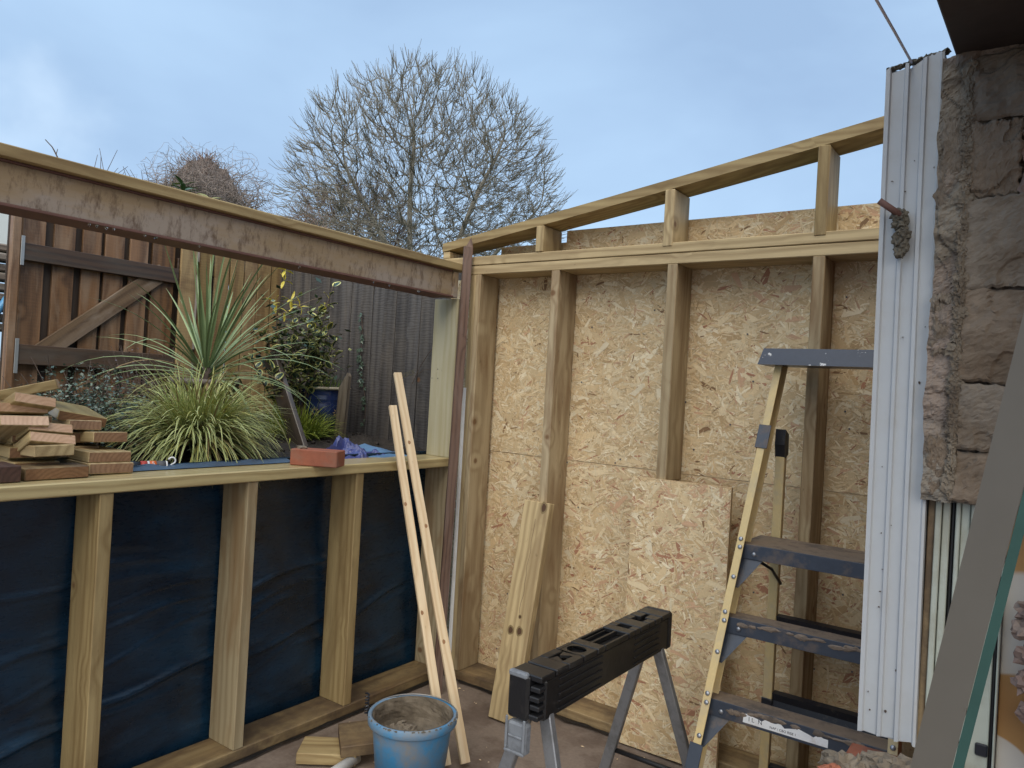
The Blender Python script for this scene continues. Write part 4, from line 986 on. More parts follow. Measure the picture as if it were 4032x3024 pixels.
# stub of wall below, capped by rubble
slab('wall_stub', 2.19, 2.42, -1.17, -0.90, 0.0, 0.66, M['brick'], HW, axis=2, bev=0.004)
rb = [lump((2.20 + 0.024 * k + U(-0.008, 0.008), -1.10 + U(-0.05, 0.03), 0.69 + U(-0.012, 0.022)), (U(0.028, 0.050), U(0.03, 0.05), U(0.020, 0.034)), k + 40, 0.7, 3) for k in range(8)]
world_mesh('rubble_mortar', *join_geo(rb), M['mortar'], HW)
world_mesh('rubble_brick', *lump((2.203, -1.165, 0.678), (0.030, 0.018, 0.020), 77, 0.6, 3), M['brick'], HW)
# lumps at the picture's right edge
for k, (x, z, s) in enumerate(((2.578, 1.13, 0.034), (2.565, 1.085, 0.030), (2.585, 1.03, 0.036), (2.575, 0.97, 0.032), (2.59, 0.90, 0.034))):
    world_mesh('loose_stone', *lump((x, -1.06, z), (s, 0.03, s * 0.8), 60 + k, 0.6, 3), M['pink_stone'], HW)
# cream plastic frames stacked behind
CF = empty('cream_frame', (2.40, -0.95, 0.3), 'cream plastic door frame lengths with a black seal standing behind the grey glass', 'frame')
def vbar(name, x0, x1, y0, y1, z0, z1, mat): return slab(name, x0, x1, y0, y1, z0, z1, M[mat], CF, axis=2, bev=0.002)
vbar('frame_length', 2.350, 2.366, -0.975, -0.93, 0.67, 1.36, 'plate'); vbar('frame_length', 2.3665, 2.380, -0.985, -0.93, 0.67, 1.36, 'cream_frame'); vbar('frame_length', 2.382, 2.398, -0.978, -0.93, 0.67, 1.36, 'cream_frame')
vbar('seal', 2.4005, 2.4075, -0.968, -0.93, 0.67, 1.36, 'black_rubber')
vbar('frame_length', 2.410, 2.420, -0.980, -0.93, 0.67, 1.36, 'cream_frame'); vbar('frame_length', 2.421, 2.440, -0.972, -0.93, 0.67, 1.36, 'cream_frame'); vbar('frame_length', 2.442, 2.452, -0.984, -0.93, 0.67, 1.36, 'cream_frame')
vbar('frame_length', 2.4535, 2.500, -0.965, -0.93, 0.60, 1.36, 'cream_frame')
vbar('seal', 2.5015, 2.5075, -0.964, -0.93, 0.60, 1.36, 'black_rubber'); vbar('frame_length', 2.509, 2.514, -0.985, -0.93, 0.60, 1.36, 'cream_frame')
blk('lock_plate', (2.487, -0.970, 0.760), (0.026, 0.008, 0.030), 0, M['ladder_dark'], None, cat=None).parent = None
bpy.data.objects['lock_plate'].parent = CF; bpy.data.objects['lock_plate'].matrix_basis = Matrix.Translation(V((2.487, -0.970, 0.760)) - CF.location)
tag(slab('smeared_board', 2.516, 2.66, -0.960, -0.945, 0.60, 1.36, M['smear'], None, axis=2, bev=0.002), 'orange brown board with white smears standing right of the glass', 'board')
# leaning pane of glass
def pane():
    p = empty('glass_pane', (2.45, -1.7, 0), 'dusty grey glass pane with a green edge leaning at the right of the opening', 'glass')
    a, b = V((2.424, -1.70, 0.971)), V((2.544, -1.70, 1.706)); d = (b - a) / (b.z - a.z)
    lo, hi = a + d * (0.0 - a.z), a + d * (2.05 - a.z)
    w = V((0.056, 0, 0)); t = V((0, 0.022, 0))
    vs, fs = prism([lo, lo + w, hi + w, hi], t); world_mesh('pane', vs, fs, M['glass'], p)
    vs, fs = prism([lo + w + V((0.0008, 0, 0)), lo + w + V((0.0155, 0.004, 0)), hi + w + V((0.0155, 0.004, 0)), hi + w + V((0.0008, 0, 0))], t * 0.8); world_mesh('pane_edge', vs, fs, M['glass_edge'], p)
pane()
# thin white cable running out over the yard
tag(tube('cable', [(2.262, -0.96, 2.452), (2.255, -1.2, 2.441), (2.25, -1.404, 2.428), (2.246, -2.2, 2.40), (2.24, -4.5, 2.42)], 0.0032, M['cable'], n=8), 'thin pale cable rising from the top of the white post', 'cable')

# ------------------------------------------------------------------ gate and fences
GT = empty('gate', (-2.0, -0.93, 1.2), 'dark brown wooden gate with two rails and a diagonal brace', 'gate')
def gboard(y0, y1, z0, z1, x=-2.03, mat='gate', parent=None, name='board', th=0.02):
    return slab(name, x - th, x, y0, y1, z0 , z1, M[mat], parent, axis=2, bev=0.002)
yy = -1.372
for w, gap in ((0.118, 0.046), (0.113, 0.042), (0.106, 0.020), (0.114, 0.034), (0.112, 0.030), (0.146, 0.004)):
    gboard(yy, yy + w, 1.30, 2.52 + U(-0.02, 0.02), x=-2.03 + U(-0.004, 0.004), parent=GT); yy += w + gap
yy = -1.372
for w, gap in ((0.118, 0.046), (0.113, 0.042), (0.106, 0.020), (0.114, 0.034), (0.112, 0.030)):
    c_ = yy + w + gap / 2; o_ = 0.008 if gap in (0.042,) else 0.0
    gboard(c_ - 0.05 + o_ * 1.6, c_ + 0.05 + o_, 1.30, 2.50, x=-2.056, parent=GT, mat='gap_shade_board', name='back_board', th=0.016); yy += w + gap  # boards behind the gaps, shade put into their colour
gboard(-0.53, -0.42, 1.30, 2.50, x=-2.056, parent=GT, mat='gap_shade_board', name='back_board', th=0.016); gboard(-1.43, -1.345, 1.30, 2.50, x=-2.056, parent=GT, mat='gap_shade_board', name='back_board', th=0.016)
slab('gate_rail', -2.026, -1.985, -1.380, -0.482, 2.110, 2.205, M['gate_rail'], GT, axis=1)
slab('gate_rail', -2.026, -1.985, -1.380, -0.482, 1.540, 1.650, M['gate_rail'], GT, axis=1)
beam('brace', (-2.0145, -1.27, 1.595), (-2.0145, -0.57, 2.175), 0.024, 0.105, M['gate_brace'], GT, up=(0, -0.64, 0.77))
slab('hinge', -1.984, -1.979, -1.394, -1.376, 2.08, 2.24, M['hinge'], GT, axis=2, bev=0.001)
slab('hinge', -1.984, -1.979, -1.3945, -1.376, 1.49, 1.68, M['hinge'], GT, axis=2, bev=0.001)
tag(slab('gate_post', -2.03, -1.984, -1.436, -1.3945, 1.10, 2.60, M['gate'], None, axis=2, bev=0.004), 'slim brown gate post at the hinge side of the gate', 'post')
FB = empty('board_fence', (-2.0, -0.05, 1.2), 'run of newer yellow brown fence boards between the gate and the old grey fence', 'fence')
yy = -0.474
for k, (w, gap) in enumerate(((0.108, 0.036), (0.088, 0.024), (0.104, 0.010), (0.102, 0.012), (0.098, 0.006), (0.105, 0.010), (0.1, 0.01))):
    gboard(yy, yy + w, 1.22, 2.50 + U(-0.02, 0.02), x=-2.0 + (0.022 if k == 0 else U(-0.004, 0.004)), mat='new_board', parent=FB); yy += w + gap
for yb in (-0.40, -0.19, 0.02, 0.19): gboard(yb, yb + 0.085, 1.22, 2.30 if yb < -0.1 else 2.5, x=-2.0765, mat='gap_shade_board', parent=FB, name='back_board', th=0.016)
slab('fence_rail', -2.075, -2.026, -0.47, 0.30, 1.62, 1.70, M['gate_rail'], FB, axis=1); slab('fence_rail', -2.075, -2.026, -0.47, 0.30, 2.20, 2.28, M['gate_rail'], FB, axis=1)
OF = empty('old_fence', (-1.0, 0.30, 1.1), 'old dark grey fence of rough sawn upright boards behind the shrub and blue pot', 'fence')
xx = -1.985; k = 0
while xx < 0.3:
    w = U(0.098, 0.122)
    zt_ = 2.42 - 0.14 * (xx + 1.98) / 1.7
    m = frame((xx + w / 2, 0.305 + 0.006 * (k % 2) + U(-0.002, 0.002), (1.02 + zt_) / 2), (0.006 * U(-1, 1), 0, 1), (0, 1, 0.0))
    o = put('board', box_mesh(zt_ - 1.02 + 0.01 * (k % 2), w - 0.002, 0.014, 0.002, M['old_board']), OF, m); xx += w - 0.001; k += 1
for z in (1.45, 2.12): slab('fence_rail', -2.0, 0.3, 0.324, 0.365, z, z + 0.07, M['old_board'], OF, axis=0)

# beyond the gate, at the picture's left edge
ST = empty('log_stack', (-2.75, -1.2, 1.3), 'stack of weathered split boards beyond the gate at the left edge', 'timber stack')
for k in range(9):
    beam('plank', (-2.7 + U(-0.05, 0.05), -1.75, 2.26 - 0.062 * k + U(-0.01, 0.01)), (-2.72 + U(-0.05, 0.05), -1.14 + U(-0.03, 0.03), 2.25 - 0.062 * k), 0.16, 0.045, M['log'], ST, bev=0.008)
tag(slab('cladding_panel', -3.6, -3.57, -1.6, -0.875, 2.36, 2.75, M['cladding'], None, axis=2, bev=0.002), 'pale ribbed cladding panel of a shed beyond the gate', 'panel')
tag(slab('roof_rail', -3.30, -3.26, -1.5, -0.905, 2.29, 2.345, M['hinge'], None, axis=1, bev=0.004), 'grey metal rail over the stacked boards beyond the gate', 'rail')
tag(tube('hose_loop', [(-2.6, -1.30, 1.78), (-2.6, -1.25, 1.88), (-2.6, -1.205, 1.96), (-2.6, -1.185, 1.99), (-2.6, -1.18, 1.93), (-2.6, -1.195, 1.80), (-2.6, -1.205, 1.66)], [0.018, 0.02, 0.024, 0.028, 0.026, 0.024, 0.02], M['strap'], n=10), 'blue plastic handle hooked up beyond the gate post', 'handle')

# ------------------------------------------------------------------ plants
def blade_geo(base, az, el, L, w, droop, nseg=7, cols=((0.2, 0.3, 0.1), (0.5, 0.55, 0.3)), fold=0.25, tipw=0.05, side=0.0):
    """A strap leaf: 3 vertices across, curved by gravity."""
    vs, cs, fs = [], [], []
    p = V(base); d = V((math.cos(az) * math.cos(el), math.sin(az) * math.cos(el), math.sin(el)))
    sidev = V((-math.sin(az), math.cos(az), 0)); st = L / nseg
    for i in range(nseg + 1):
        t = i / nseg
        ww = w * (1 - t) ** 0.6 * (0.55 + 0.9 * min(1, t * 3)) if t < 1 else w * tipw
        n = d.cross(sidev) * -1
        vs += [p + sidev * ww / 2 + n * (ww * fold), p, p - sidev * ww / 2 + n * (ww * fold)]
        cs += [cols[1], cols[0], cols[1]]
        d = (d + V((0, 0, -droop * st * (0.4 + 1.6 * t))) + sidev * side * st).normalized(); sidev = (sidev - d * sidev.dot(d)).normalized()
        p = p + d * st
    for i in range(nseg):
        a = i * 3; fs += [(a, a + 1, a + 4, a + 3), (a + 1, a + 2, a + 5, a + 4)]
    return vs, fs, cs
def join_col(parts):
    vs, fs, cs = [], [], []
    for v, f, c in parts:
        o = len(vs); vs += v; fs += [tuple(i + o for i in q) for q in f]; cs += c
    return vs, fs, cs

def sedge():
    c = V((-0.56, -1.17, 1.165)); p = empty('sedge_clump', c, 'big clump of cream striped sedge arching over the sill, in front of the spiky palm', 'grass clump')
    parts = []
    for k in range(1500):
        az = U(0, 2 * math.pi); rr = 0.10 * math.sqrt(random.random()); el = R(min(84, max(-6, random.gauss(36, 25))))
        L = U(0.25, 0.40); g = random.random()
        core = (0.11 + 0.10 * g, 0.18 + 0.10 * g, 0.045 + 0.03 * g); edge = (0.62 + 0.2 * g, 0.66 + 0.16 * g, 0.27 + 0.15 * g)
        if random.random() < 0.2: edge = (0.50, 0.46, 0.15); core = (0.24, 0.26, 0.07)
        if random.random() < 0.12: edge = core = (0.22, 0.16, 0.07)
        parts.append(blade_geo(c + V((rr * math.cos(az), rr * math.sin(az), U(0.06, 0.12))), az + random.gauss(0, 0.35), el, L, U(0.0062, 0.0100), U(1.8, 4.8), 7, (core, edge), 0.15, 0.1, U(-0.8, 0.8)))
    vs, fs, cs = join_col(parts); o = world_mesh('blades', vs, fs, M['blade'], p, centre=c, cols=cs); o['kind'] = 'stuff'
sedge()
def cordyline():
    c = V((-1.12, -0.80, 1.20)); p = empty('cabbage_palm', c, 'spiky green cabbage palm in a pot in front of the gate', 'palm')
    lathe('pot', [(0.115, 0.0), (0.165, 0.285), (0.176, 0.287), (0.180, 0.30), (0.178, 0.318), (0.166, 0.318), (0.160, 0.285), (0.0, 0.283)], c, M['clay_pot'], p, 36)
    tube('stem', [c + V((0, 0, 0.27)), c + V((0.0, 0.01, 0.34)), c + V((-0.005, 0.01, 0.385))], [0.03, 0.026, 0.02], M['twig'], p, 10)
    hb = c + V((-0.004, 0.01, 0.292))
    rs = random.Random(4)
    for k in range(84):
        az = rs.uniform(0, 2 * math.pi); u = k / 84
        el = R(86 - 84 * u ** 0.72 + rs.uniform(-9, 9)); L = rs.uniform(0.58, 0.80)
        g = rs.random(); col = (0.20 + 0.09 * g, 0.28 + 0.10 * g, 0.135 + 0.055 * g); mid = tuple(x * 0.75 for x in col)
        if u > 0.86: col = (0.27, 0.255, 0.10); mid = (0.20, 0.2, 0.08)
        if rs.random() < 0.08: col = mid = (0.21, 0.14, 0.06)
        b = hb + V((math.cos(az) * 0.016, math.sin(az) * 0.016, 0.11 * (1 - u)))
        vs, fs, cs = blade_geo(b, az, el, L, rs.uniform(0.011, 0.0175), 0.25 + 2.2 * u ** 2.4 + rs.uniform(0, 0.4), 9, (mid, col), 0.22, 0.02, rs.uniform(-0.25, 0.25))
        world_mesh('leaf', vs, fs, M['blade'], p, centre=b, cols=cs)
cordyline()
def leaf_mesh(L, w, inner, rim, cup=0.12):
    vs, cs = [], []
    ts = (0, 0.12, 0.3, 0.5, 0.7, 0.88, 1.0); ws = (0.05, 0.5, 0.9, 1.0, 0.85, 0.5, 0.04)
    for t, q in zip(ts, ws):
        x = L * t; h = w / 2 * q; zc = -cup * L * (t - 0.5) ** 2 * 2
        for s, cc in ((-1, rim), (-0.66, rim), (-0.55, inner), (0, inner), (0.55, inner), (0.66, rim), (1, rim)):
            vs.append((x, s * h, zc + abs(s) * cup * w * 0.8)); cs.append(cc if 0 < ts.index(t) < 6 else rim)
    fs = [(i * 7 + k, i * 7 + k + 1, (i + 1) * 7 + k + 1, (i + 1) * 7 + k) for i in range(6) for k in range(6)]
    return mesh_from(vs, fs, [M['leaf']], cs)
def place_leaf(me, pt, d, parent, name='leaf', sc=1.0):
    d = V(d).normalized(); upv = V((U(-0.5, 0.5), U(-0.5, 0.5), 1)); 
    return put(name, me, parent, frame(pt, d, upv) @ Matrix.Scale(sc, 4))
def shrub():
    p = empty('variegated_shrub', (-1.12, -0.22, 1.25), 'evergreen shrub with cream edged dark leaves against the old fence', 'shrub')
    L1 = [leaf_mesh(0.058, 0.033, (0.022, 0.05, 0.035), (0.62, 0.62, 0.22)), leaf_mesh(0.052, 0.030, (0.030, 0.065, 0.045), (0.64, 0.63, 0.26)), leaf_mesh(0.05, 0.03, (0.02, 0.045, 0.034), (0.50, 0.52, 0.17)), leaf_mesh(0.054, 0.031, (0.06, 0.085, 0.03), (0.62, 0.56, 0.10))]
    base = V((-1.12, -0.20, 1.26)); rs = random.Random(8)
    tips = [(-1.15, 0.13, 2.17), (-1.15, 0.10, 2.04), (-1.18, 0.02, 2.02), (-1.12, -0.02, 1.95), (-1.2, 0.10, 1.90), (-1.1, -0.12, 1.86), (-1.05, -0.28, 1.90), (-1.12, -0.40, 1.80), (-1.1, -0.52, 1.66), (-1.02, -0.45, 1.60), (-1.0, -0.33, 1.70), (-1.05, 0.06, 1.74), (-1.0, -0.08, 1.64), (-1.02, -0.3, 1.66), (-1.2, -0.02, 1.70), (-1.1, 0.10, 1.80), (-1.15, -0.36, 1.60), (-1.02, -0.30, 1.78), (-1.18, -0.16, 1.74), (-1.1, 0.0, 1.86)]
    cnt = 0
    for tp in tips:
        tp = V(tp) + V((rs.uniform(-0.06, 0.06), 0, 0)); pts = []
        for i in range(9):
            t = i / 8; q = base.lerp(tp, t) + V((0.02 * math.sin(t * 6 + tp.z * 9), 0.03 * math.sin(t * 5), -0.05 * math.sin(math.pi * t)))
            pts.append(q)
        tube('branch', pts, [0.008 * (1 - t / 9) + 0.002 for t in range(9)], M['twig'], p, 5)
        for j in range(15):
            if cnt >= 298: break
            t = 0.42 + 0.58 * (j + rs.random()) / 15; i = min(7, int(t * 8)); q = pts[i].lerp(pts[i + 1], t * 8 - i)
            az = j * 2.4 + rs.uniform(-0.5, 0.5); d = V((math.cos(az), math.sin(az), rs.uniform(-0.3, 0.5))) + (pts[i + 1] - pts[i]).normalized() * 0.5
            place_leaf(L1[3] if (q.z > 1.85 and rs.random() < 0.5) else rs.choice(L1[:3]), q, d, p, sc=rs.uniform(1.0, 1.5)); cnt += 1
    parts = []
    for k in range(950):
        q = V((-1.14 + rs.gauss(0, 0.09), -0.19 + max(-0.24, min(0.3, rs.gauss(0, 0.14))), max(1.50, 1.73 + rs.gauss(0, 0.13))))
        a, e_ = rs.uniform(0, 6.28), rs.uniform(-0.6, 0.8); L = rs.uniform(0.035, 0.06)
        d = V((math.cos(a) * math.cos(e_), math.sin(a) * math.cos(e_), math.sin(e_))); s_ = d.cross(V((rs.uniform(-.4, .4), rs.uniform(-.4, .4), 1))).normalized() * L * 0.28
        g = rs.uniform(0.7, 1.3); ci = (0.024 * g, 0.05 * g, 0.03 * g); ce = (0.42 * g, 0.44 * g, 0.15 * g) if rs.random() < 0.5 else ci
        parts.append(([q, q + d * L * 0.5 + s_, q + d * L, q + d * L * 0.5 - s_, q + d * L * 0.5], [(0, 4, 1), (1, 4, 2), (2, 4, 3), (3, 4, 0)], [ci, ce, ce, ce, ci]))
    vs, fs, cs = join_col(parts); o = world_mesh('inner_foliage', vs, fs, M['leaf'], p, cols=cs); o['kind'] = 'stuff'
shrub()
def sprig():
    p = empty('yellow_sprig', (-1.22, -0.30, 1.7), 'thin stem with bright yellow leaves rising above the variegated shrub', 'plant')
    me = leaf_mesh(0.062, 0.018, (0.56, 0.46, 0.05), (0.66, 0.58, 0.10), 0.2)
    pts = [V((-1.22, -0.30, 1.45)), V((-1.22, -0.29, 1.7)), V((-1.2, -0.30, 1.95)), V((-1.19, -0.285, 2.2))]
    tube('stem', pts, [0.004, 0.004, 0.003, 0.002], M['twig'], p, 5)
    for (y, z, n) in ((-0.29, 2.19, 6), (-0.28, 2.13, 3), (-0.34, 1.99, 5), (-0.22, 2.02, 5), (-0.26, 1.94, 5), (-0.16, 1.99, 4)):
        for k in range(n):
            a = k * 6.28 / n + U(-0.3, 0.3); place_leaf(me, (-1.17 + U(-0.02, 0.02), y, z), (0.3 * math.sin(a * 2), math.cos(a), 0.7 * math.sin(a)), p, sc=U(0.8, 1.1))
sprig()
def ground_shrub(name, c, ext, n, cols, label, cat, ls=(0.010, 0.017), stems=50):
    p = empty(name, c, label, cat); parts = []; st = []
    rs = random.Random(int(abs(c[0] * 97 + c[1] * 31)) + n)
    for k in range(n):
        u, v, w_ = rs.gauss(0, 0.45), rs.gauss(0, 0.45), min(1.15, abs(rs.gauss(0, 0.45)))
        q = V(c) + V((u * ext[0], v * ext[1], w_ * ext[2] * max(0.25, 1 - 0.5 * (u * u + v * v))))
        L = rs.uniform(*ls); a, e_ = rs.uniform(0, 6.28), rs.uniform(-0.5, 0.9)
        d = V((math.cos(a) * math.cos(e_), math.sin(a) * math.cos(e_), math.sin(e_))); s = d.cross(V((rs.uniform(-.4, .4), rs.uniform(-.4, .4), 1))).normalized() * L * 0.42
        g = rs.random(); ci = rs.choice(cols); cc = tuple(x * (0.7 + 0.6 * g) for x in ci)
        vs = [q, q + d * L * 0.5 + s, q + d * L, q + d * L * 0.5 - s]
        parts.append((vs, [(0, 1, 2, 3)], [cc] * 4))
    vs, fs, cs = join_col(parts); o = world_mesh('foliage', vs, fs, M['leaf'], p, centre=c, cols=cs); o['kind'] = 'stuff'
    for k in range(stems):
        a = rs.uniform(0, 6.28); q = V(c) + V((rs.gauss(0, 0.3) * ext[0], rs.gauss(0, 0.3) * ext[1], -0.02))
        t = q + V((math.cos(a) * ext[0] * 0.5, math.sin(a) * ext[1] * 0.5, ext[2] * rs.uniform(0.5, 1.3)))
        st.append(tube_geo([q, q.lerp(t, 0.5) + V((0, 0, 0.02)), t], [0.003, 0.002, 0.0012], 4))
    o = world_mesh('stems', *join_geo(st), M['twig'], p, centre=c); o['kind'] = 'stuff'
ground_shrub('silvery_shrub', (-0.98, -1.46, 1.22), (0.40, 0.36, 0.30), 7500, [(0.13, 0.17, 0.13), (0.22, 0.26, 0.21), (0.05, 0.085, 0.06), (0.04, 0.07, 0.045), (0.09, 0.13, 0.085), (0.06, 0.10, 0.07)], 'low silvery green shrub between the timber pile and the sedge', 'shrub', (0.013, 0.023))
ground_shrub('heather', (-1.62, -0.88, 1.30), (0.34, 0.34, 0.32), 2600, [(0.075, 0.055, 0.06), (0.10, 0.075, 0.085), (0.07, 0.08, 0.05)], 'dark purplish heather behind the palm pot', 'shrub', (0.008, 0.014), 60)
ground_shrub('dark_hedge', (-2.45, -1.62, 1.15), (0.20, 0.55, 0.46), 2600, [(0.03, 0.06, 0.02), (0.05, 0.09, 0.03)], 'dark green clipped hedge beyond the gate post at the left edge', 'hedge', (0.014, 0.024), 20)
def grass_tuft(name, c, n, L, cols, label, rad=0.08, w=(0.005, 0.009), el=(50, 22), droop=(2.5, 5)):
    p = empty(name, c, label, 'grass clump'); parts = []
    for k in range(n):
        az = U(0, 6.28); rr = rad * math.sqrt(random.random()); g = U(0.75, 1.25)
        c1, c2 = tuple(x * g for x in cols[0]), tuple(x * g for x in cols[1])
        parts.append(blade_geo(V(c) + V((rr * math.cos(az), rr * math.sin(az), 0)), az + random.gauss(0, 0.5), R(max(5, min(88, random.gauss(*el)))), U(*L), U(*w), U(*droop), 6, (c1, c2), 0.15, 0.1))
    vs, fs, cs = join_col(parts); o = world_mesh('blades', vs, fs, M['blade'], p, centre=c, cols=cs); o['kind'] = 'stuff'
grass_tuft('golden_grass', (-1.07, -0.26, 1.22), 330, (0.15, 0.25), ((0.20, 0.28, 0.04), (0.42, 0.46, 0.07)), 'yellow green grass tuft at the foot of the dark leaning plank', 0.14)
grass_tuft('golden_grass', (-0.97, -0.20, 1.20), 130, (0.10, 0.19), ((0.15, 0.24, 0.05), (0.32, 0.38, 0.08)), 'small yellow green grass tuft left of the blue pot', 0.07)
def blue_pot():
    c = V((-1.13, 0.02, 1.225)); p = empty('glazed_pot', c, 'dark blue glazed pot with a cream rim standing by the old fence', 'plant pot')
    prof = [(0.085, 0.0), (0.115, 0.02), (0.148, 0.10), (0.158, 0.17), (0.152, 0.20), (0.156, 0.205), (0.150, 0.212), (0.155, 0.218), (0.149, 0.225), (0.154, 0.231), (0.150, 0.245), (0.160, 0.262)]
    lathe('pot_body', prof, c, M['glaze'], p, 40)
    lathe('pot_rim', [(0.160, 0.2625), (0.172, 0.266), (0.174, 0.276), (0.168, 0.281), (0.150, 0.278), (0.146, 0.255), (0.0, 0.252)], c, M['glaze_rim'], p, 40, cap_bottom=False)
    fl = []
    for az in (-55, -5):
        for k in range(8):
            a = R(az); t = k * math.pi / 4; ra = 0.1575
            def q(r_, tt, e_=0.0): 
                hz = 0.125 + r_ * math.sin(tt); aa = a + r_ * math.cos(tt) / ra; rad = 0.1535 + 0.10 * (hz - 0.125) * (hz < 0.17) * 0.9 + 0.0025 + e_
                return c + V((rad * math.cos(aa), rad * math.sin(aa), hz))
            fl.append(([q(0.008, t), q(0.018, t + 0.22), q(0.030, t), q(0.018, t - 0.22)], [(0, 1, 2, 3)]))
    o = world_mesh('flower_print', *join_geo(fl), M['gold'], p); o['kind'] = 'stuff'
    parts = []
    for k in range(120):
        az = U(0, 6.28); rr = 0.12 * math.sqrt(random.random()); g = U(0.7, 1.2)
        parts.append(blade_geo(c + V((rr * math.cos(az), rr * math.sin(az), 0.25)), az, R(U(55, 88)), U(0.05, 0.13), U(0.003, 0.006), U(2, 6), 5, ((0.09 * g, 0.16 * g, 0.03), (0.14 * g, 0.22 * g, 0.05)), 0.1, 0.1))
    vs, fs, cs = join_col(parts); o = world_mesh('grass', vs, fs, M['blade'], p, centre=c, cols=cs); o['kind'] = 'stuff'
blue_pot()
def ivy():
    p = empty('ivy_strand', (-1.08, 0.27, 1.3), 'single strand of small ivy leaves climbing the old fence above the stake', 'ivy')
    pts = [V((-1.02 - 0.10 * t + 0.015 * math.sin(t * 9), 0.285, 1.28 + 0.72 * t)) for t in [i / 14 for i in range(15)]]
    tube('stem', pts, 0.0025, M['twig'], p, 5)
    vs = [(0, 0, 0), (0.006, 0.016, 0), (0.018, 0.020, 0), (0.018, 0.008, 0.002), (0.040, 0, -0.003), (0.018, -0.008, 0.002), (0.018, -0.020, 0), (0.006, -0.016, 0)]
    me = mesh_from(vs, [(0, 1, 2, 3), (0, 3, 4, 5), (0, 5, 6, 7)], [M['leaf']], [(0.055, 0.085, 0.06)] * 8)
    for k in range(34):
        i = random.randrange(14); q = pts[i].lerp(pts[i + 1], random.random()) + V((U(-0.02, 0.02), -0.008, 0)); a = U(-1.2, 1.2)
        put('leaf', me, p, frame(q, (math.sin(a), -0.2, -math.cos(a) * 0.8), (U(-0.4, 0.4), -1, 0.3)) @ Matrix.Scale(U(0.7, 1.15), 4))
    # thin bare runners further right on the fence
    tube('runner', [(-0.62, 0.285, 1.55), (-0.56, 0.283, 1.66), (-0.50, 0.284, 1.74), (-0.44, 0.284, 1.80)], 0.0022, M['twig'], p, 4)
    tube('runner', [(-0.60, 0.285, 1.60), (-0.53, 0.284, 1.64), (-0.45, 0.283, 1.655)], 0.0018, M['twig'], p, 4)
ivy()
tag(beam('leaning_plank', (-0.77, -0.40, 1.12), (-1.165, -0.36, 1.68), 0.030, 0.125, M['wet_dark'], up=(0.81, -0.10, 0.58), bev=0.004), 'dark wet narrow plank leaning between the sedge and the golden grass', 'plank')
def stake():
    m = frame((-0.895, -0.02, 1.36), (0.06, 0.0, 1), (0, -1, 0)); w, L, h = 0.078, 0.48, 0.022
    vs = [(-L / 2, -w / 2, -h / 2), (-L / 2, w / 2, -h / 2), (L / 2 - 0.10, w / 2, -h / 2), (L / 2, -w / 2 + 0.015, -h / 2), (L / 2 - 0.02, -w / 2, -h / 2)]
    vs2, fs = prism(vs, (0, 0, h)); me = mesh_from([V(v) for v in vs2], fs, [M['stake']])
    tag(put('stake', me, None, m), 'short grey wooden stake with a slanted top right of the blue pot', 'stake')
stake()
# slates and stones on the soil
for k in range(9):
    x, y = -0.50 + U(-0.12, 0.12), -1.60 + U(-0.16, 0.16)
    m = Matrix.Translation((x, y, soil_z(x, y) + 0.012)) @ Matrix.Rotation(U(0, 3), 4, 'Z') @ Matrix.Rotation(U(-0.3, 0.3), 4, 'X')
    pts = [(0.05 * math.cos(a) * U(0.6, 1.1), 0.035 * math.sin(a) * U(0.6, 1.1), 0) for a in [i * 6.28 / 7 for i in range(7)]]
    me = mesh_from(*prism(pts, (0, 0, 0.008)), [M['slate']])
    tag(put('slate_chip', me, None, m), 'dark slate chip on the soil between the timber pile and the sedge', 'slate', 'slate chips on the soil')
vs, fs, cs = [], [], []
cl = []
for k in range(420):
    x, y = -0.22 - 1.0 * random.random() ** 1.5, U(-2.2, 0.2); s = U(0.006, 0.02)
    cl.append(lump((x, y, soil_z(x, y) + s * 0.3), (s, s, s * 0.7), k, 0.5, 1))
tag(world_mesh('soil_clods', *join_geo(cl), M['soil']), 'loose clods of dark wet soil behind the sill', 'soil', kind='stuff')

# ------------------------------------------------------------------ on the sill
yaw = math.degrees(math.atan2(0.101, 0.187))
bo = blk('brick', (-0.019, -0.9225, 1.2085), (0.213, 0.102, 0.071), yaw, M['brick'], 'single red brick lying on the wet sill', cat='brick', bev=0.004)
tag(world_mesh('mortar_crumb', *lump((-0.085, -0.960, 1.2485), (0.024, 0.017, 0.008), 5, 0.6, 2), M['mortar']), 'crumb of mortar on top of the red brick', 'mortar')
def spray():
    c = V((-0.222, -1.575, 1.180)); p = empty('sealant_tube', c, 'black sealant tube with red and orange print and a white hook lying on the sill', 'tube')
    d = V((0.30, 0.95, 0)).normalized(); r = 0.022
    def seg(name, a, b, mat, rr=r): return tube(name, [c + d * a, c + d * b], rr, M[mat], p, 20)
    seg('tube_body', -0.075, -0.030, 'tube_black'); seg('red_band', -0.0295, -0.006, 'print_red', r + 0.0003); seg('white_band', -0.0055, 0.002, 'print_white', r + 0.0003)
    seg('orange_band', 0.0025, 0.026, 'print_orange', r + 0.0003); seg('label_band', 0.0265, 0.060, 'ink'); seg('white_band', 0.0605, 0.066, 'hook', r * 0.98)
    fx_ = V((0.95, -0.30, 0)).normalized()
    text_obj('number_print', '5', 0.020, frame(c + d * 0.014 + (fx_ * 0.8 + V((0, 0, 0.6))) * (r + 0.0012), d, fx_ * 0.8 + V((0, 0, 0.6))), M['print_white'], p)
    h = c + d * 0.064
    pts = [h + V((0, 0, 0.004)), h + d * 0.018 + V((0, 0, 0.006))] + [h + d * 0.020 + d * 0.013 * math.sin(t) + V((0, 0, 0.022 - 0.013 * math.cos(t))) for t in [0.2 + i * 0.42 for i in range(11)]]
    tube('hook', pts, 0.0032, M['hook'], p, 8)
spray()
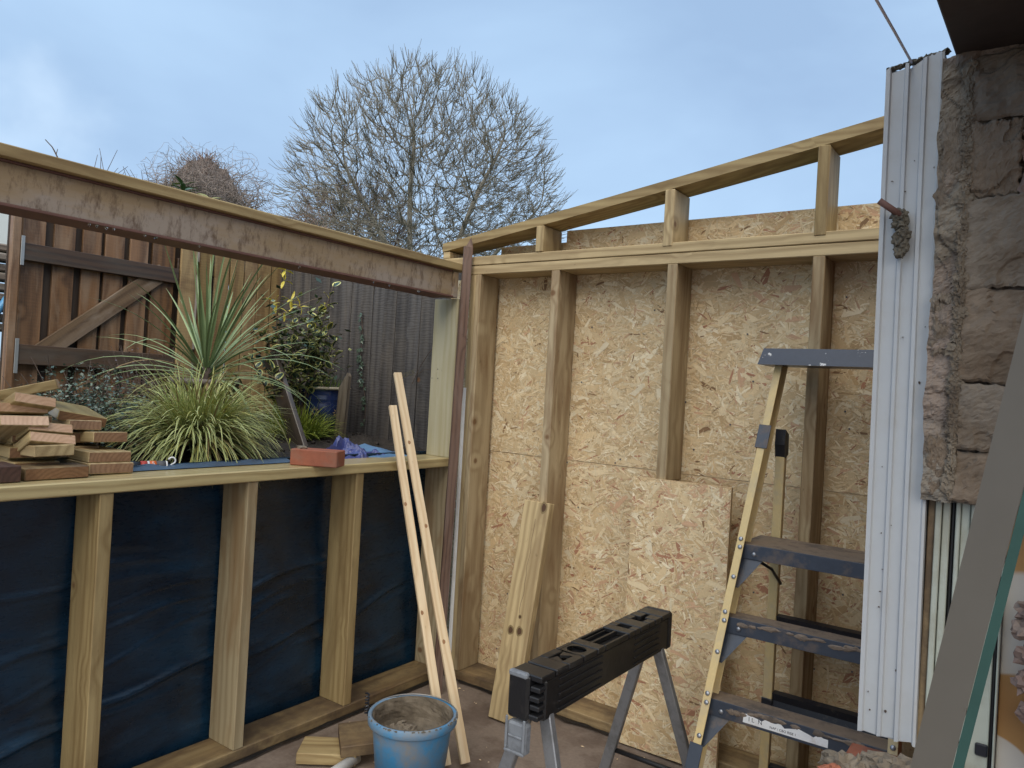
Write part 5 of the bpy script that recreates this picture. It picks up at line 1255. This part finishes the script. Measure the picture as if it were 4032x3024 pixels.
def crumple(name, c, s, seed, mat, label, sub=5, amp=0.5):
    bm = bmesh.new(); bmesh.ops.create_icosphere(bm, subdivisions=sub, radius=1.0); vs = []
    for v in bm.verts:
        q = v.co * 1.5 + V((seed, seed * 2, 0)); k = 0
        for o_, f_ in ((1.0, 1.0), (0.6, 2.1), (0.35, 4.3)): k += o_ * (abs(noise.noise(q * f_)) - 0.25)
        r_ = 1 + amp * k
        vs.append(V(c) + V((v.co.x * s[0] * r_, v.co.y * s[1] * r_, max(-0.1, v.co.z) * s[2] * r_)))
    bm.verts.index_update(); fs = [tuple(v.index for v in f.verts) for f in bm.faces]; bm.free()
    return tag(world_mesh(name, vs, fs, M[mat], smooth=False), label, 'tarpaulin')
def tarp_heap():
    vs, fs, n = [], [], 64
    pk = [(-0.03, -0.02, 0.105, 0.06), (0.05, -0.11, 0.075, 0.06), (-0.04, 0.09, 0.075, 0.05), (0.03, 0.16, 0.045, 0.05), (0.06, 0.03, 0.075, 0.05), (-0.07, -0.09, 0.07, 0.045)]
    for j in range(n + 1):
        for i in range(n + 1):
            u, v = i / n * 2 - 1, j / n * 2 - 1
            x, y = u * 0.135, v * 0.215
            h = 0
            for (a, b_, hh, r) in pk:
                d = math.hypot(x - a, (y - b_)); h = max(h, hh * max(0, 1 - d / (r * 2.0)) ** 0.8)
            q = V((x * 10, y * 10, 0.5)); q = q + V((noise.noise(q * 0.7), noise.noise(q * 0.7 + V((5, 5, 5))), 0)) * 0.9
            rdg = (0.30 - abs(noise.noise(q))) * 0.055 + (0.25 - abs(noise.noise(q * 2.3 + V((3, 1, 0))))) * 0.030 + (0.22 - abs(noise.noise(q * 5.1 + V((3, 7, 0))))) * 0.010
            fade = max(0.0, min(1.0, (1 - max(abs(u), abs(v))) * 5))
            z = (h * 0.85 + rdg * (0.6 + 11 * h)) * fade
            vs.append((-0.30 + x + 0.03 * noise.noise(q), -0.50 + y + 0.03 * noise.noise(q + V((9, 0, 0))), 1.158 + max(0, z)))
    fs = [(j * (n + 1) + i, j * (n + 1) + i + 1, (j + 1) * (n + 1) + i + 1, (j + 1) * (n + 1) + i) for j in range(n) for i in range(n)]
    tag(world_mesh('crumpled_tarp', vs, fs, M['tarp']), 'crumpled violet blue tarpaulin heaped on the soil behind the brick', 'tarpaulin')
tarp_heap()
vs, fs = [], []
for j in range(24):
    for i in range(30):
        u, v = i / 29, j / 23; x = -0.155 - 0.24 * v; y = -0.46 + 0.40 * u
        z = 1.168 + 0.055 * max(0, 1 - abs((u - 0.42) / 0.42)) * v ** 0.7 + 0.008 * noise.noise(V((x * 12, y * 12, 0)))
        vs.append((x + 0.02 * noise.noise(V((y * 7, 1, 0))), y, z))
fs = [(j * 30 + i, j * 30 + i + 1, (j + 1) * 30 + i + 1, (j + 1) * 30 + i) for j in range(23) for i in range(29)]
tag(world_mesh('flat_tarp', vs, fs, M['tarp_flat'], smooth=True), 'smooth pale blue plastic sheet lying behind the sill near the corner post', 'tarpaulin')

# ------------------------------------------------------------------ pile of timber offcuts
gp = 'timber offcuts piled behind the sill'
def face_blk(bl, br, h, L, tilt, label, mat='treated', end='endgrain', yaw=0.0):
    """Offcut whose end grain faces the room; bl/br are the lower corners of that end, the body runs back and tilts down by TILT degrees."""
    bl, br = V(bl), V(br); acr = (br - bl).normalized()
    ax = V((-1, 0, 0)); ax = (ax - acr * ax.dot(acr)).normalized(); ax = Quaternion(V((0, 0, 1)), R(yaw)) @ ax
    upv = ax.cross(acr); upv = -upv if upv.z < 0 else upv
    q = Quaternion(acr, R(tilt)); ax2 = q @ ax
    if (ax2.z > ax.z) == (tilt > 0): ax2 = Quaternion(acr, R(-tilt)) @ ax
    upv = ax2.cross(acr); upv = -upv if upv.z < 0 else upv
    w = (br - bl).length; c = (bl + br) / 2 + upv * h / 2 + ax2 * L / 2
    m = frame(c, ax2, upv)
    return tag(put('timber_offcut', box_mesh(L, w, h, 0.0025, M[mat], M[end]), None, m), label, 'offcut', gp)
face_blk((-0.120, -1.842, 1.177), (-0.120, -1.686, 1.174), 0.038, 0.36, 0, 'lowest brown ended offcut at the right foot of the pile, next to the sealant tube', end='endgrain_dark')
face_blk((-0.135, -1.839, 1.216), (-0.135, -1.689, 1.213), 0.038, 0.34, 0, 'orange brown offcut second from the bottom on the right of the pile', end='endgrain_dark')
face_blk((-0.075, -2.061, 1.174), (-0.075, -1.862, 1.174), 0.040, 0.11, 0, 'wide dark wet offcut flat on the sill at the front of the pile', mat='plate', end='endgrain_dark')
face_blk((-0.115, -2.021, 1.245), (-0.115, -1.895, 1.247), 0.037, 0.17, 2, 'short offcut with a green tinted end above the wide dark one', end='treated')
face_blk((-0.140, -2.026, 1.297), (-0.140, -1.880, 1.280), 0.036, 0.30, 28, 'pale pink ended offcut tilting down to the left just above the green one')
face_blk((-0.175, -2.019, 1.331), (-0.175, -1.876, 1.316), 0.034, 0.32, 26, 'cracked pink ended offcut in the middle of the pile')
face_blk((-0.170, -2.104, 1.347), (-0.170, -1.955, 1.344), 0.036, 0.30, 24, 'knotty pink ended offcut at the far left of the pile')
face_blk((-0.260, -2.085, 1.385), (-0.260, -1.925, 1.380), 0.034, 0.28, 8, 'plain pink ended offcut beneath the topmost one')
face_blk((-0.235, -2.044, 1.422), (-0.235, -1.911, 1.402), 0.036, 0.28, 22, 'topmost pale pink ended offcut tilting on the pile')
face_blk((-0.200, -1.796, 1.281), (-0.200, -1.672, 1.279), 0.038, 0.30, 4, 'brown wet ended offcut overhanging on the right of the pile', end='endgrain_dark')
face_blk((-0.270, -1.850, 1.322), (-0.270, -1.735, 1.318), 0.036, 0.26, 4, 'half hidden offcut under the yellow topped one', end='endgrain_dark')
o = face_blk((-0.300, -1.880, 1.356), (-0.285, -1.716, 1.326), 0.036, 0.24, -9, 'offcut with a bright yellow upper side crossed by a brown mark', end='endgrain_dark', mat='sill')
blk('timber_offcut', (-0.42, -1.945, 1.452), (0.22, 0.085, 0.036), 62, M['treated'], 'yellow offcut sticking up at an angle behind the topmost pink one', pitch=-16, endmat=M['endgrain'], group=gp)
face_blk((-0.060, -2.17, 1.174), (-0.060, -2.077, 1.174), 0.052, 0.14, 0, 'blackened offcut on the sill at the left edge', mat='dark_end', end='dark_end')
face_blk((-0.30, -2.16, 1.415), (-0.30, -2.075, 1.425), 0.036, 0.25, 6, 'light offcut at the left edge behind the topmost one')
# hidden pieces that carry the upper courses
for z, x, y in ((1.20, -0.34, -1.97), (1.25, -0.36, -1.98), (1.30, -0.40, -1.96), (1.35, -0.44, -1.96), (1.24, -0.42, -1.80), (1.29, -0.44, -1.80)):
    blk('timber_offcut', (x, y, z), (0.28, 0.14, 0.038), 178, M['treated'], 'treated offcut buried inside the pile of timber', endmat=M['endgrain_dark'], group=gp)

# ------------------------------------------------------------------ trees beyond
def colonise(env, n_att, base_nodes, step, infl, kill, seed, iters=220, trop=(0, 0, 0.12)):
    """Space colonisation: branches grow towards free points of a crown."""
    rs = np.random.RandomState(seed); A = env(rs, n_att)
    P = [np.array(b[0], float) for b in base_nodes]; par = [b[1] for b in base_nodes]
    Pn = np.array(P); near = np.full(len(A), -1); nd = np.full(len(A), 1e9)
    def upd(i0):
        nonlocal near, nd
        for i in range(i0, len(P)):
            d = np.linalg.norm(A - P[i], axis=1); m = d < nd; nd[m] = d[m]; near[m] = i
    upd(0); trop = np.array(trop)
    for it in range(iters):
        if not len(A): break
        ok = nd < infl
        if not ok.any(): break
        D = np.zeros((len(P), 3)); cnt = np.zeros(len(P))
        v = A[ok] - np.array(P)[near[ok]]; v /= np.maximum(1e-6, np.linalg.norm(v, axis=1))[:, None]
        np.add.at(D, near[ok], v); np.add.at(cnt, near[ok], 1)
        i0 = len(P)
        for i in np.nonzero(cnt)[0]:
            d = D[i] / cnt[i] + trop + rs.normal(0, 0.06, 3); d /= max(1e-6, np.linalg.norm(d))
            q = P[i] + d * step
            P.append(q); par.append(int(i))
        upd(i0)
        keep = nd > kill; A = A[keep]; near = near[keep]; nd = nd[keep]
        if len(P) > 9000: break
    return np.array(P), par
def tree_mesh(P, par, rmin, expo, scale, sides=4, rmax=None):
    n = len(P); ch = [[] for _ in range(n)]
    for i, p in enumerate(par):
        if p >= 0: ch[p].append(i)
    w = np.zeros(n)
    for i in range(n - 1, -1, -1):
        w[i] = rmin ** expo if not ch[i] else sum(w[c] for c in ch[i])
    r = w ** (1 / expo) * scale; r = np.maximum(r, rmin)
    if rmax: r = np.minimum(r, rmax)
    vs, fs = [], []; ring = {}
    def add_ring(i, d, rad):
        d = V(d).normalized(); a = d.orthogonal().normalized(); b = d.cross(a); o = len(vs)
        for k in range(sides):
            t = 2 * math.pi * k / sides; vs.append(V(P[i]) + (a * math.cos(t) + b * math.sin(t)) * rad)
        return o
    for i in range(n):
        p = par[i]
        if p < 0: continue
        d = P[i] - P[p]
        o1 = add_ring(p, d, min(r[p], r[i] * 1.25)); o2 = add_ring(i, d, r[i])
        for k in range(sides): fs.append((o1 + k, o1 + (k + 1) % sides, o2 + (k + 1) % sides, o2 + k))
    return vs, fs, r, ch
def twiggy(P, par, r, ch, n, L, rs, vs, fs, rad, cc, bend=0.35):
    """Short upturned end twigs on the thin branches."""
    thin = [i for i in range(len(P)) if par[i] >= 0 and len(ch[i]) <= 1]
    for k in range(n):
        i = thin[rs.randrange(len(thin))]; d = V(P[i] - P[par[i]]).normalized()
        d = (d * 0.7 + (V(P[i]) - V(cc) + V((0, 0, 0.9))).normalized() * 0.9 + V((rs.gauss(0, 0.35), rs.gauss(0, 0.35), rs.gauss(0.1, 0.3)))).normalized()
        l = rs.uniform(*L); p0 = V(P[i]); p1 = p0 + d * l * 0.5; p2 = p1 + (d + V((0, 0, bend))).normalized() * l * 0.5
        v, f = tube_geo([p0, p1, p2], [rad, rad * 0.9, rad * 0.7], 3, False); o = len(vs); vs += v; fs += [tuple(a + o for a in q) for q in f]
def tree(name, trunk_pts, env, n_att, step, infl, kill, seed, mat, label, rmin, scale, twigs, tl, tr, expo=2.3, trop=(0, 0, 0.12)):
    p = empty(name, trunk_pts[0][0], label, 'tree')
    nodes = []
    for poly in trunk_pts:
        prev = -1
        for a, b in zip(poly[:-1], poly[1:]):
            a, b = V(a), V(b); k = max(1, int((b - a).length / (step * 1.3)))
            for j in range(k):
                nodes.append((np.array(a.lerp(b, j / k)), prev)); prev = len(nodes) - 1
        nodes.append((np.array(V(poly[-1])), prev))
    P, par = colonise(env, n_att, nodes, step, infl, kill, seed, trop=trop)
    pa = np.array(par); first = {}
    for i, q in enumerate(par):
        if q >= 0: first.setdefault(q, i)
    kid = np.array([first.get(i, -1) for i in range(len(par))]); ok = (pa >= 0) & (kid >= 0)
    for _ in range(3):
        Q = P.copy(); Q[ok] = 0.4 * P[ok] + 0.3 * P[pa[ok]] + 0.3 * P[kid[ok]]; P = Q
    cc = P.mean(0)
    vs, fs, r, ch = tree_mesh(P, par, rmin, expo, scale)
    nt_ = len(vs)
    rs = random.Random(seed); tv, tf = [], []
    twiggy(P, par, r, ch, twigs, tl, rs, tv, tf, tr, cc)
    world_mesh('trunk', vs, fs, M[mat], p, centre=trunk_pts[0][0])
    o = world_mesh('twigs', tv, tf, M[mat], p, centre=trunk_pts[0][0]); o['kind'] = 'stuff'
RT = V((0.81, 0.583, 0))              # across the view, for placing crowns
FW = V((-0.585, 0.811, 0))
def env_dome(c, a, b, hz, lo, lean=0.0, shell=0.35):
    c = np.array(c); rt = np.array(RT); fw = np.array(FW)
    def f(rs, n):
        out_ = []
        while len(out_) < n:
            u, v, w = rs.uniform(-1, 1, 3)
            q = u * u + v * v + w * w
            if q > 1 or q < shell * rs.uniform(0, 1): continue
            z = w * hz if w > 0 else w * lo
            out_.append(c + rt * (u * a + lean * z) + fw * v * b + np.array([0, 0, z]))
        return np.array(out_)
    return f
tc_ = V((-8.45, 8.60, 5.25))           # crown centre
tb = tc_ + RT * 0.25; 
tree('bare_tree', [[tb + V((0, 0, -4.3)), tb + V((0, 0, -2.6)), tb - RT * 0.45 + V((0, 0, -1.2)), tb - RT * 0.55 + V((0, 0, 0.3)), tb - RT * 0.5 + V((0, 0, 1.5))],
                   [tb + RT * 0.05 + V((0, 0, -2.7)), tb + RT * 0.3 - FW * 0.2 + V((0, 0, -1.5)), tb + RT * 0.85 - FW * 0.3 + V((0, 0, 0.2)), tb + RT * 1.3 + V((0, 0, 1.3))],
                   [tb - RT * 0.1 + V((0, 0, -2.7)), tb - RT * 0.4 + FW * 0.2 + V((0, 0, -1.7)), tb - RT * 1.3 + FW * 0.3 + V((0, 0, -0.3)), tb - RT * 1.9 + V((0, 0, 0.7))],
                   [tb + RT * 0.12 + FW * 0.1 + V((0, 0, -2.7)), tb + RT * 0.75 + V((0, 0, -1.6)), tb + RT * 1.7 + V((0, 0, -0.4)), tb + RT * 2.3 + V((0, 0, 0.2))]],
     env_dome(tc_, 2.95, 2.2, 3.05, 1.9), 7000, 0.15, 0.95, 0.155, 21, 'bark_green', 'large bare rounded tree against the sky above the corner', 0.0062, 0.66, 12000, (0.20, 0.46), 0.0052)
rc = tc_ - RT * 1.75 - FW * -1.6 + V((0, 0, -0.95))
tree('bare_tree', [[rc + V((0, 0, -3.4)), rc + V((0, 0, -1.2)), rc + V((0, 0, 0.6))]], env_dome(rc, 1.55, 1.3, 1.9, 1.3), 2000, 0.15, 0.9, 0.15, 31, 'bark_red', 'reddish brown bare tree behind the left side of the large one', 0.0055, 0.8, 4200, (0.2, 0.5), 0.0050, trop=(0, 0, 0.02))
def curly(name, c, a, b, hz, n, mat, label, seed, L=0.9, r=0.004):
    p = empty(name, V(c) - V((0, 0, 1.5)), label, 'tree'); rs = random.Random(seed); parts = []
    for k in range(n):
        u, v = rs.gauss(0, 0.4), rs.gauss(0, 0.4); q = V(c) + RT * u * a * 0.7 + FW * v * b * 0.7 + V((0, 0, -0.25 * hz)); pts = [q]
        d = (V((0, 0, 1.0)) + RT * (u * 1.1 + rs.gauss(0, 0.4)) + FW * rs.gauss(0, 0.5)).normalized(); st = L / 12
        for i in range(14):
            d = (d + V((rs.gauss(0, 0.55), rs.gauss(0, 0.55), rs.gauss(-0.06 * i / 6, 0.5)))).normalized(); q = q + d * st
            e = q - V(c); ex, ey, ez = e.dot(RT) / a, e.dot(FW) / b, e.z / hz
            if ex * ex + ey * ey + ez * ez > 1: d = (d - e.normalized() * 1.1).normalized(); 
            pts.append(q.copy())
        parts.append(tube_geo(pts, [r * (1 - 0.05 * i) for i in range(len(pts))], 3, False))
    tube('trunk', [V(c) - V((0, 0, 2.2)), V(c) - V((0.1, 0, 1.0)), V(c)], [0.12, 0.09, 0.04], M[mat], p, 8)
    o = world_mesh('curly_twigs', *join_geo(parts), M[mat], p, centre=c); o['kind'] = 'stuff'
curly('curly_willow', (-5.75, 1.95, 3.72), 0.80, 0.6, 0.62, 520, 'willow', 'pale curly twigged willow above the beam at the left', 5)
curly('curly_willow', (-6.35, 3.75, 3.55), 0.55, 0.5, 0.62, 170, 'bark_red', 'sparse curly twigged bush between the willow and the large tree', 8, 0.9, 0.0042)
def mound():
    c = V((-6.62, 2.55, 3.55)); p = empty('dead_climber_mound', c - V((0, 0, 1)), 'dense dark brown mound of dead climber behind the curly willow', 'shrub')
    bm = bmesh.new(); bmesh.ops.create_icosphere(bm, subdivisions=4, radius=1.0); vs = []; hs = []; rs = random.Random(2)
    for v in bm.verts:
        k = 1 + 0.10 * noise.noise(v.co * 3) + 0.06 * noise.noise(v.co * 9)
        z = v.co.z * 0.82 * k
        sx = 0.50 * (1.25 - 0.55 * max(0, v.co.z)) * k
        vs.append(c + RT * v.co.x * sx + FW * v.co.y * sx + V((0, 0, z)) + RT * 0.10 * -v.co.z)
    bm.verts.index_update(); fs = [tuple(v.index for v in f.verts) for f in bm.faces]; bm.free()
    world_mesh('thatch_core', vs, fs, M['mound'], p, centre=c)
    for k in range(1500):
        q = vs[rs.randrange(len(vs))]; d = (q - c).normalized(); e = (d * 0.5 + V((rs.gauss(0, 0.6), rs.gauss(0, 0.6), rs.gauss(-0.1, 0.6)))).normalized()
        q0 = q - d * 0.03; q1 = q0 + e * 0.10; q2 = q1 + (e + V((rs.gauss(0, 0.5), rs.gauss(0, 0.5), rs.gauss(0, 0.5)))).normalized() * 0.08
        hs.append(tube_geo([q0, q1, q2], 0.0038, 3, False))
    o = world_mesh('dead_stems', *join_geo(hs), M['bark_red'], p, centre=c); o['kind'] = 'stuff'
mound()
def laurel():
    p = empty('laurel', (-2.62, 0.0, 1.6), 'glossy green laurel tips showing just above the beam', 'shrub')
    me = leaf_mesh(0.115, 0.040, (0.055, 0.115, 0.035), (0.075, 0.14, 0.04), 0.15); me2 = leaf_mesh(0.10, 0.036, (0.22, 0.22, 0.07), (0.24, 0.24, 0.08), 0.15)
    for (x, y, z) in ((-2.73, -0.06, 2.95), (-2.58, 0.06, 2.86), (-2.66, 0.0, 2.80), (-2.60, 0.11, 2.80)):
        tube('stem', [(x, y, 1.2), (x + 0.02, y, 2.2), (x, y, z)], [0.01, 0.008, 0.004], M['twig'], p, 5)
        for k in range(13):
            a = k * 2.4; place_leaf(me2 if k > 10 else me, (x, y, z - 0.10 + 0.008 * k), (math.cos(a), math.sin(a), U(-0.1, 0.8)), p, sc=U(0.8, 1.1))
laurel()
def shoots():
    p = empty('bare_shoots', (-3.6, -0.2, 1.2), 'thin bare upright shoots above the beam at the far left', 'plant')
    def sh(pts, r=0.0045): tube('shoot', pts, [r * (1 - 0.5 * i / (len(pts) - 1)) for i in range(len(pts))], M['twig'], p, 5)
    sh([(-3.93, -0.42, 2.6), (-3.93, -0.425, 3.17), (-3.96, -0.455, 3.25), (-3.97, -0.47, 3.28), (-4.0, -0.51, 3.33)], 0.007)
    sh([(-3.95, -0.445, 3.22), (-3.95, -0.435, 3.27)], 0.004)
    for k in range(13):
        t = k / 12; b = V((-3.72, -0.27, 2.9)).lerp(V((-3.33, 0.02, 2.8)), t); 
        sh([b, b + V((U(-0.03, 0.03), U(-0.03, 0.03), 0.18 + U(0, 0.05))), b + V((U(-0.05, 0.05), U(-0.06, 0.06), 0.27 + U(0.0, 0.16)))], 0.0035)
        tube('shoot', [(b.x, b.y, 1.3), tuple(b)], 0.006, M['twig'], p, 4)
shoots()
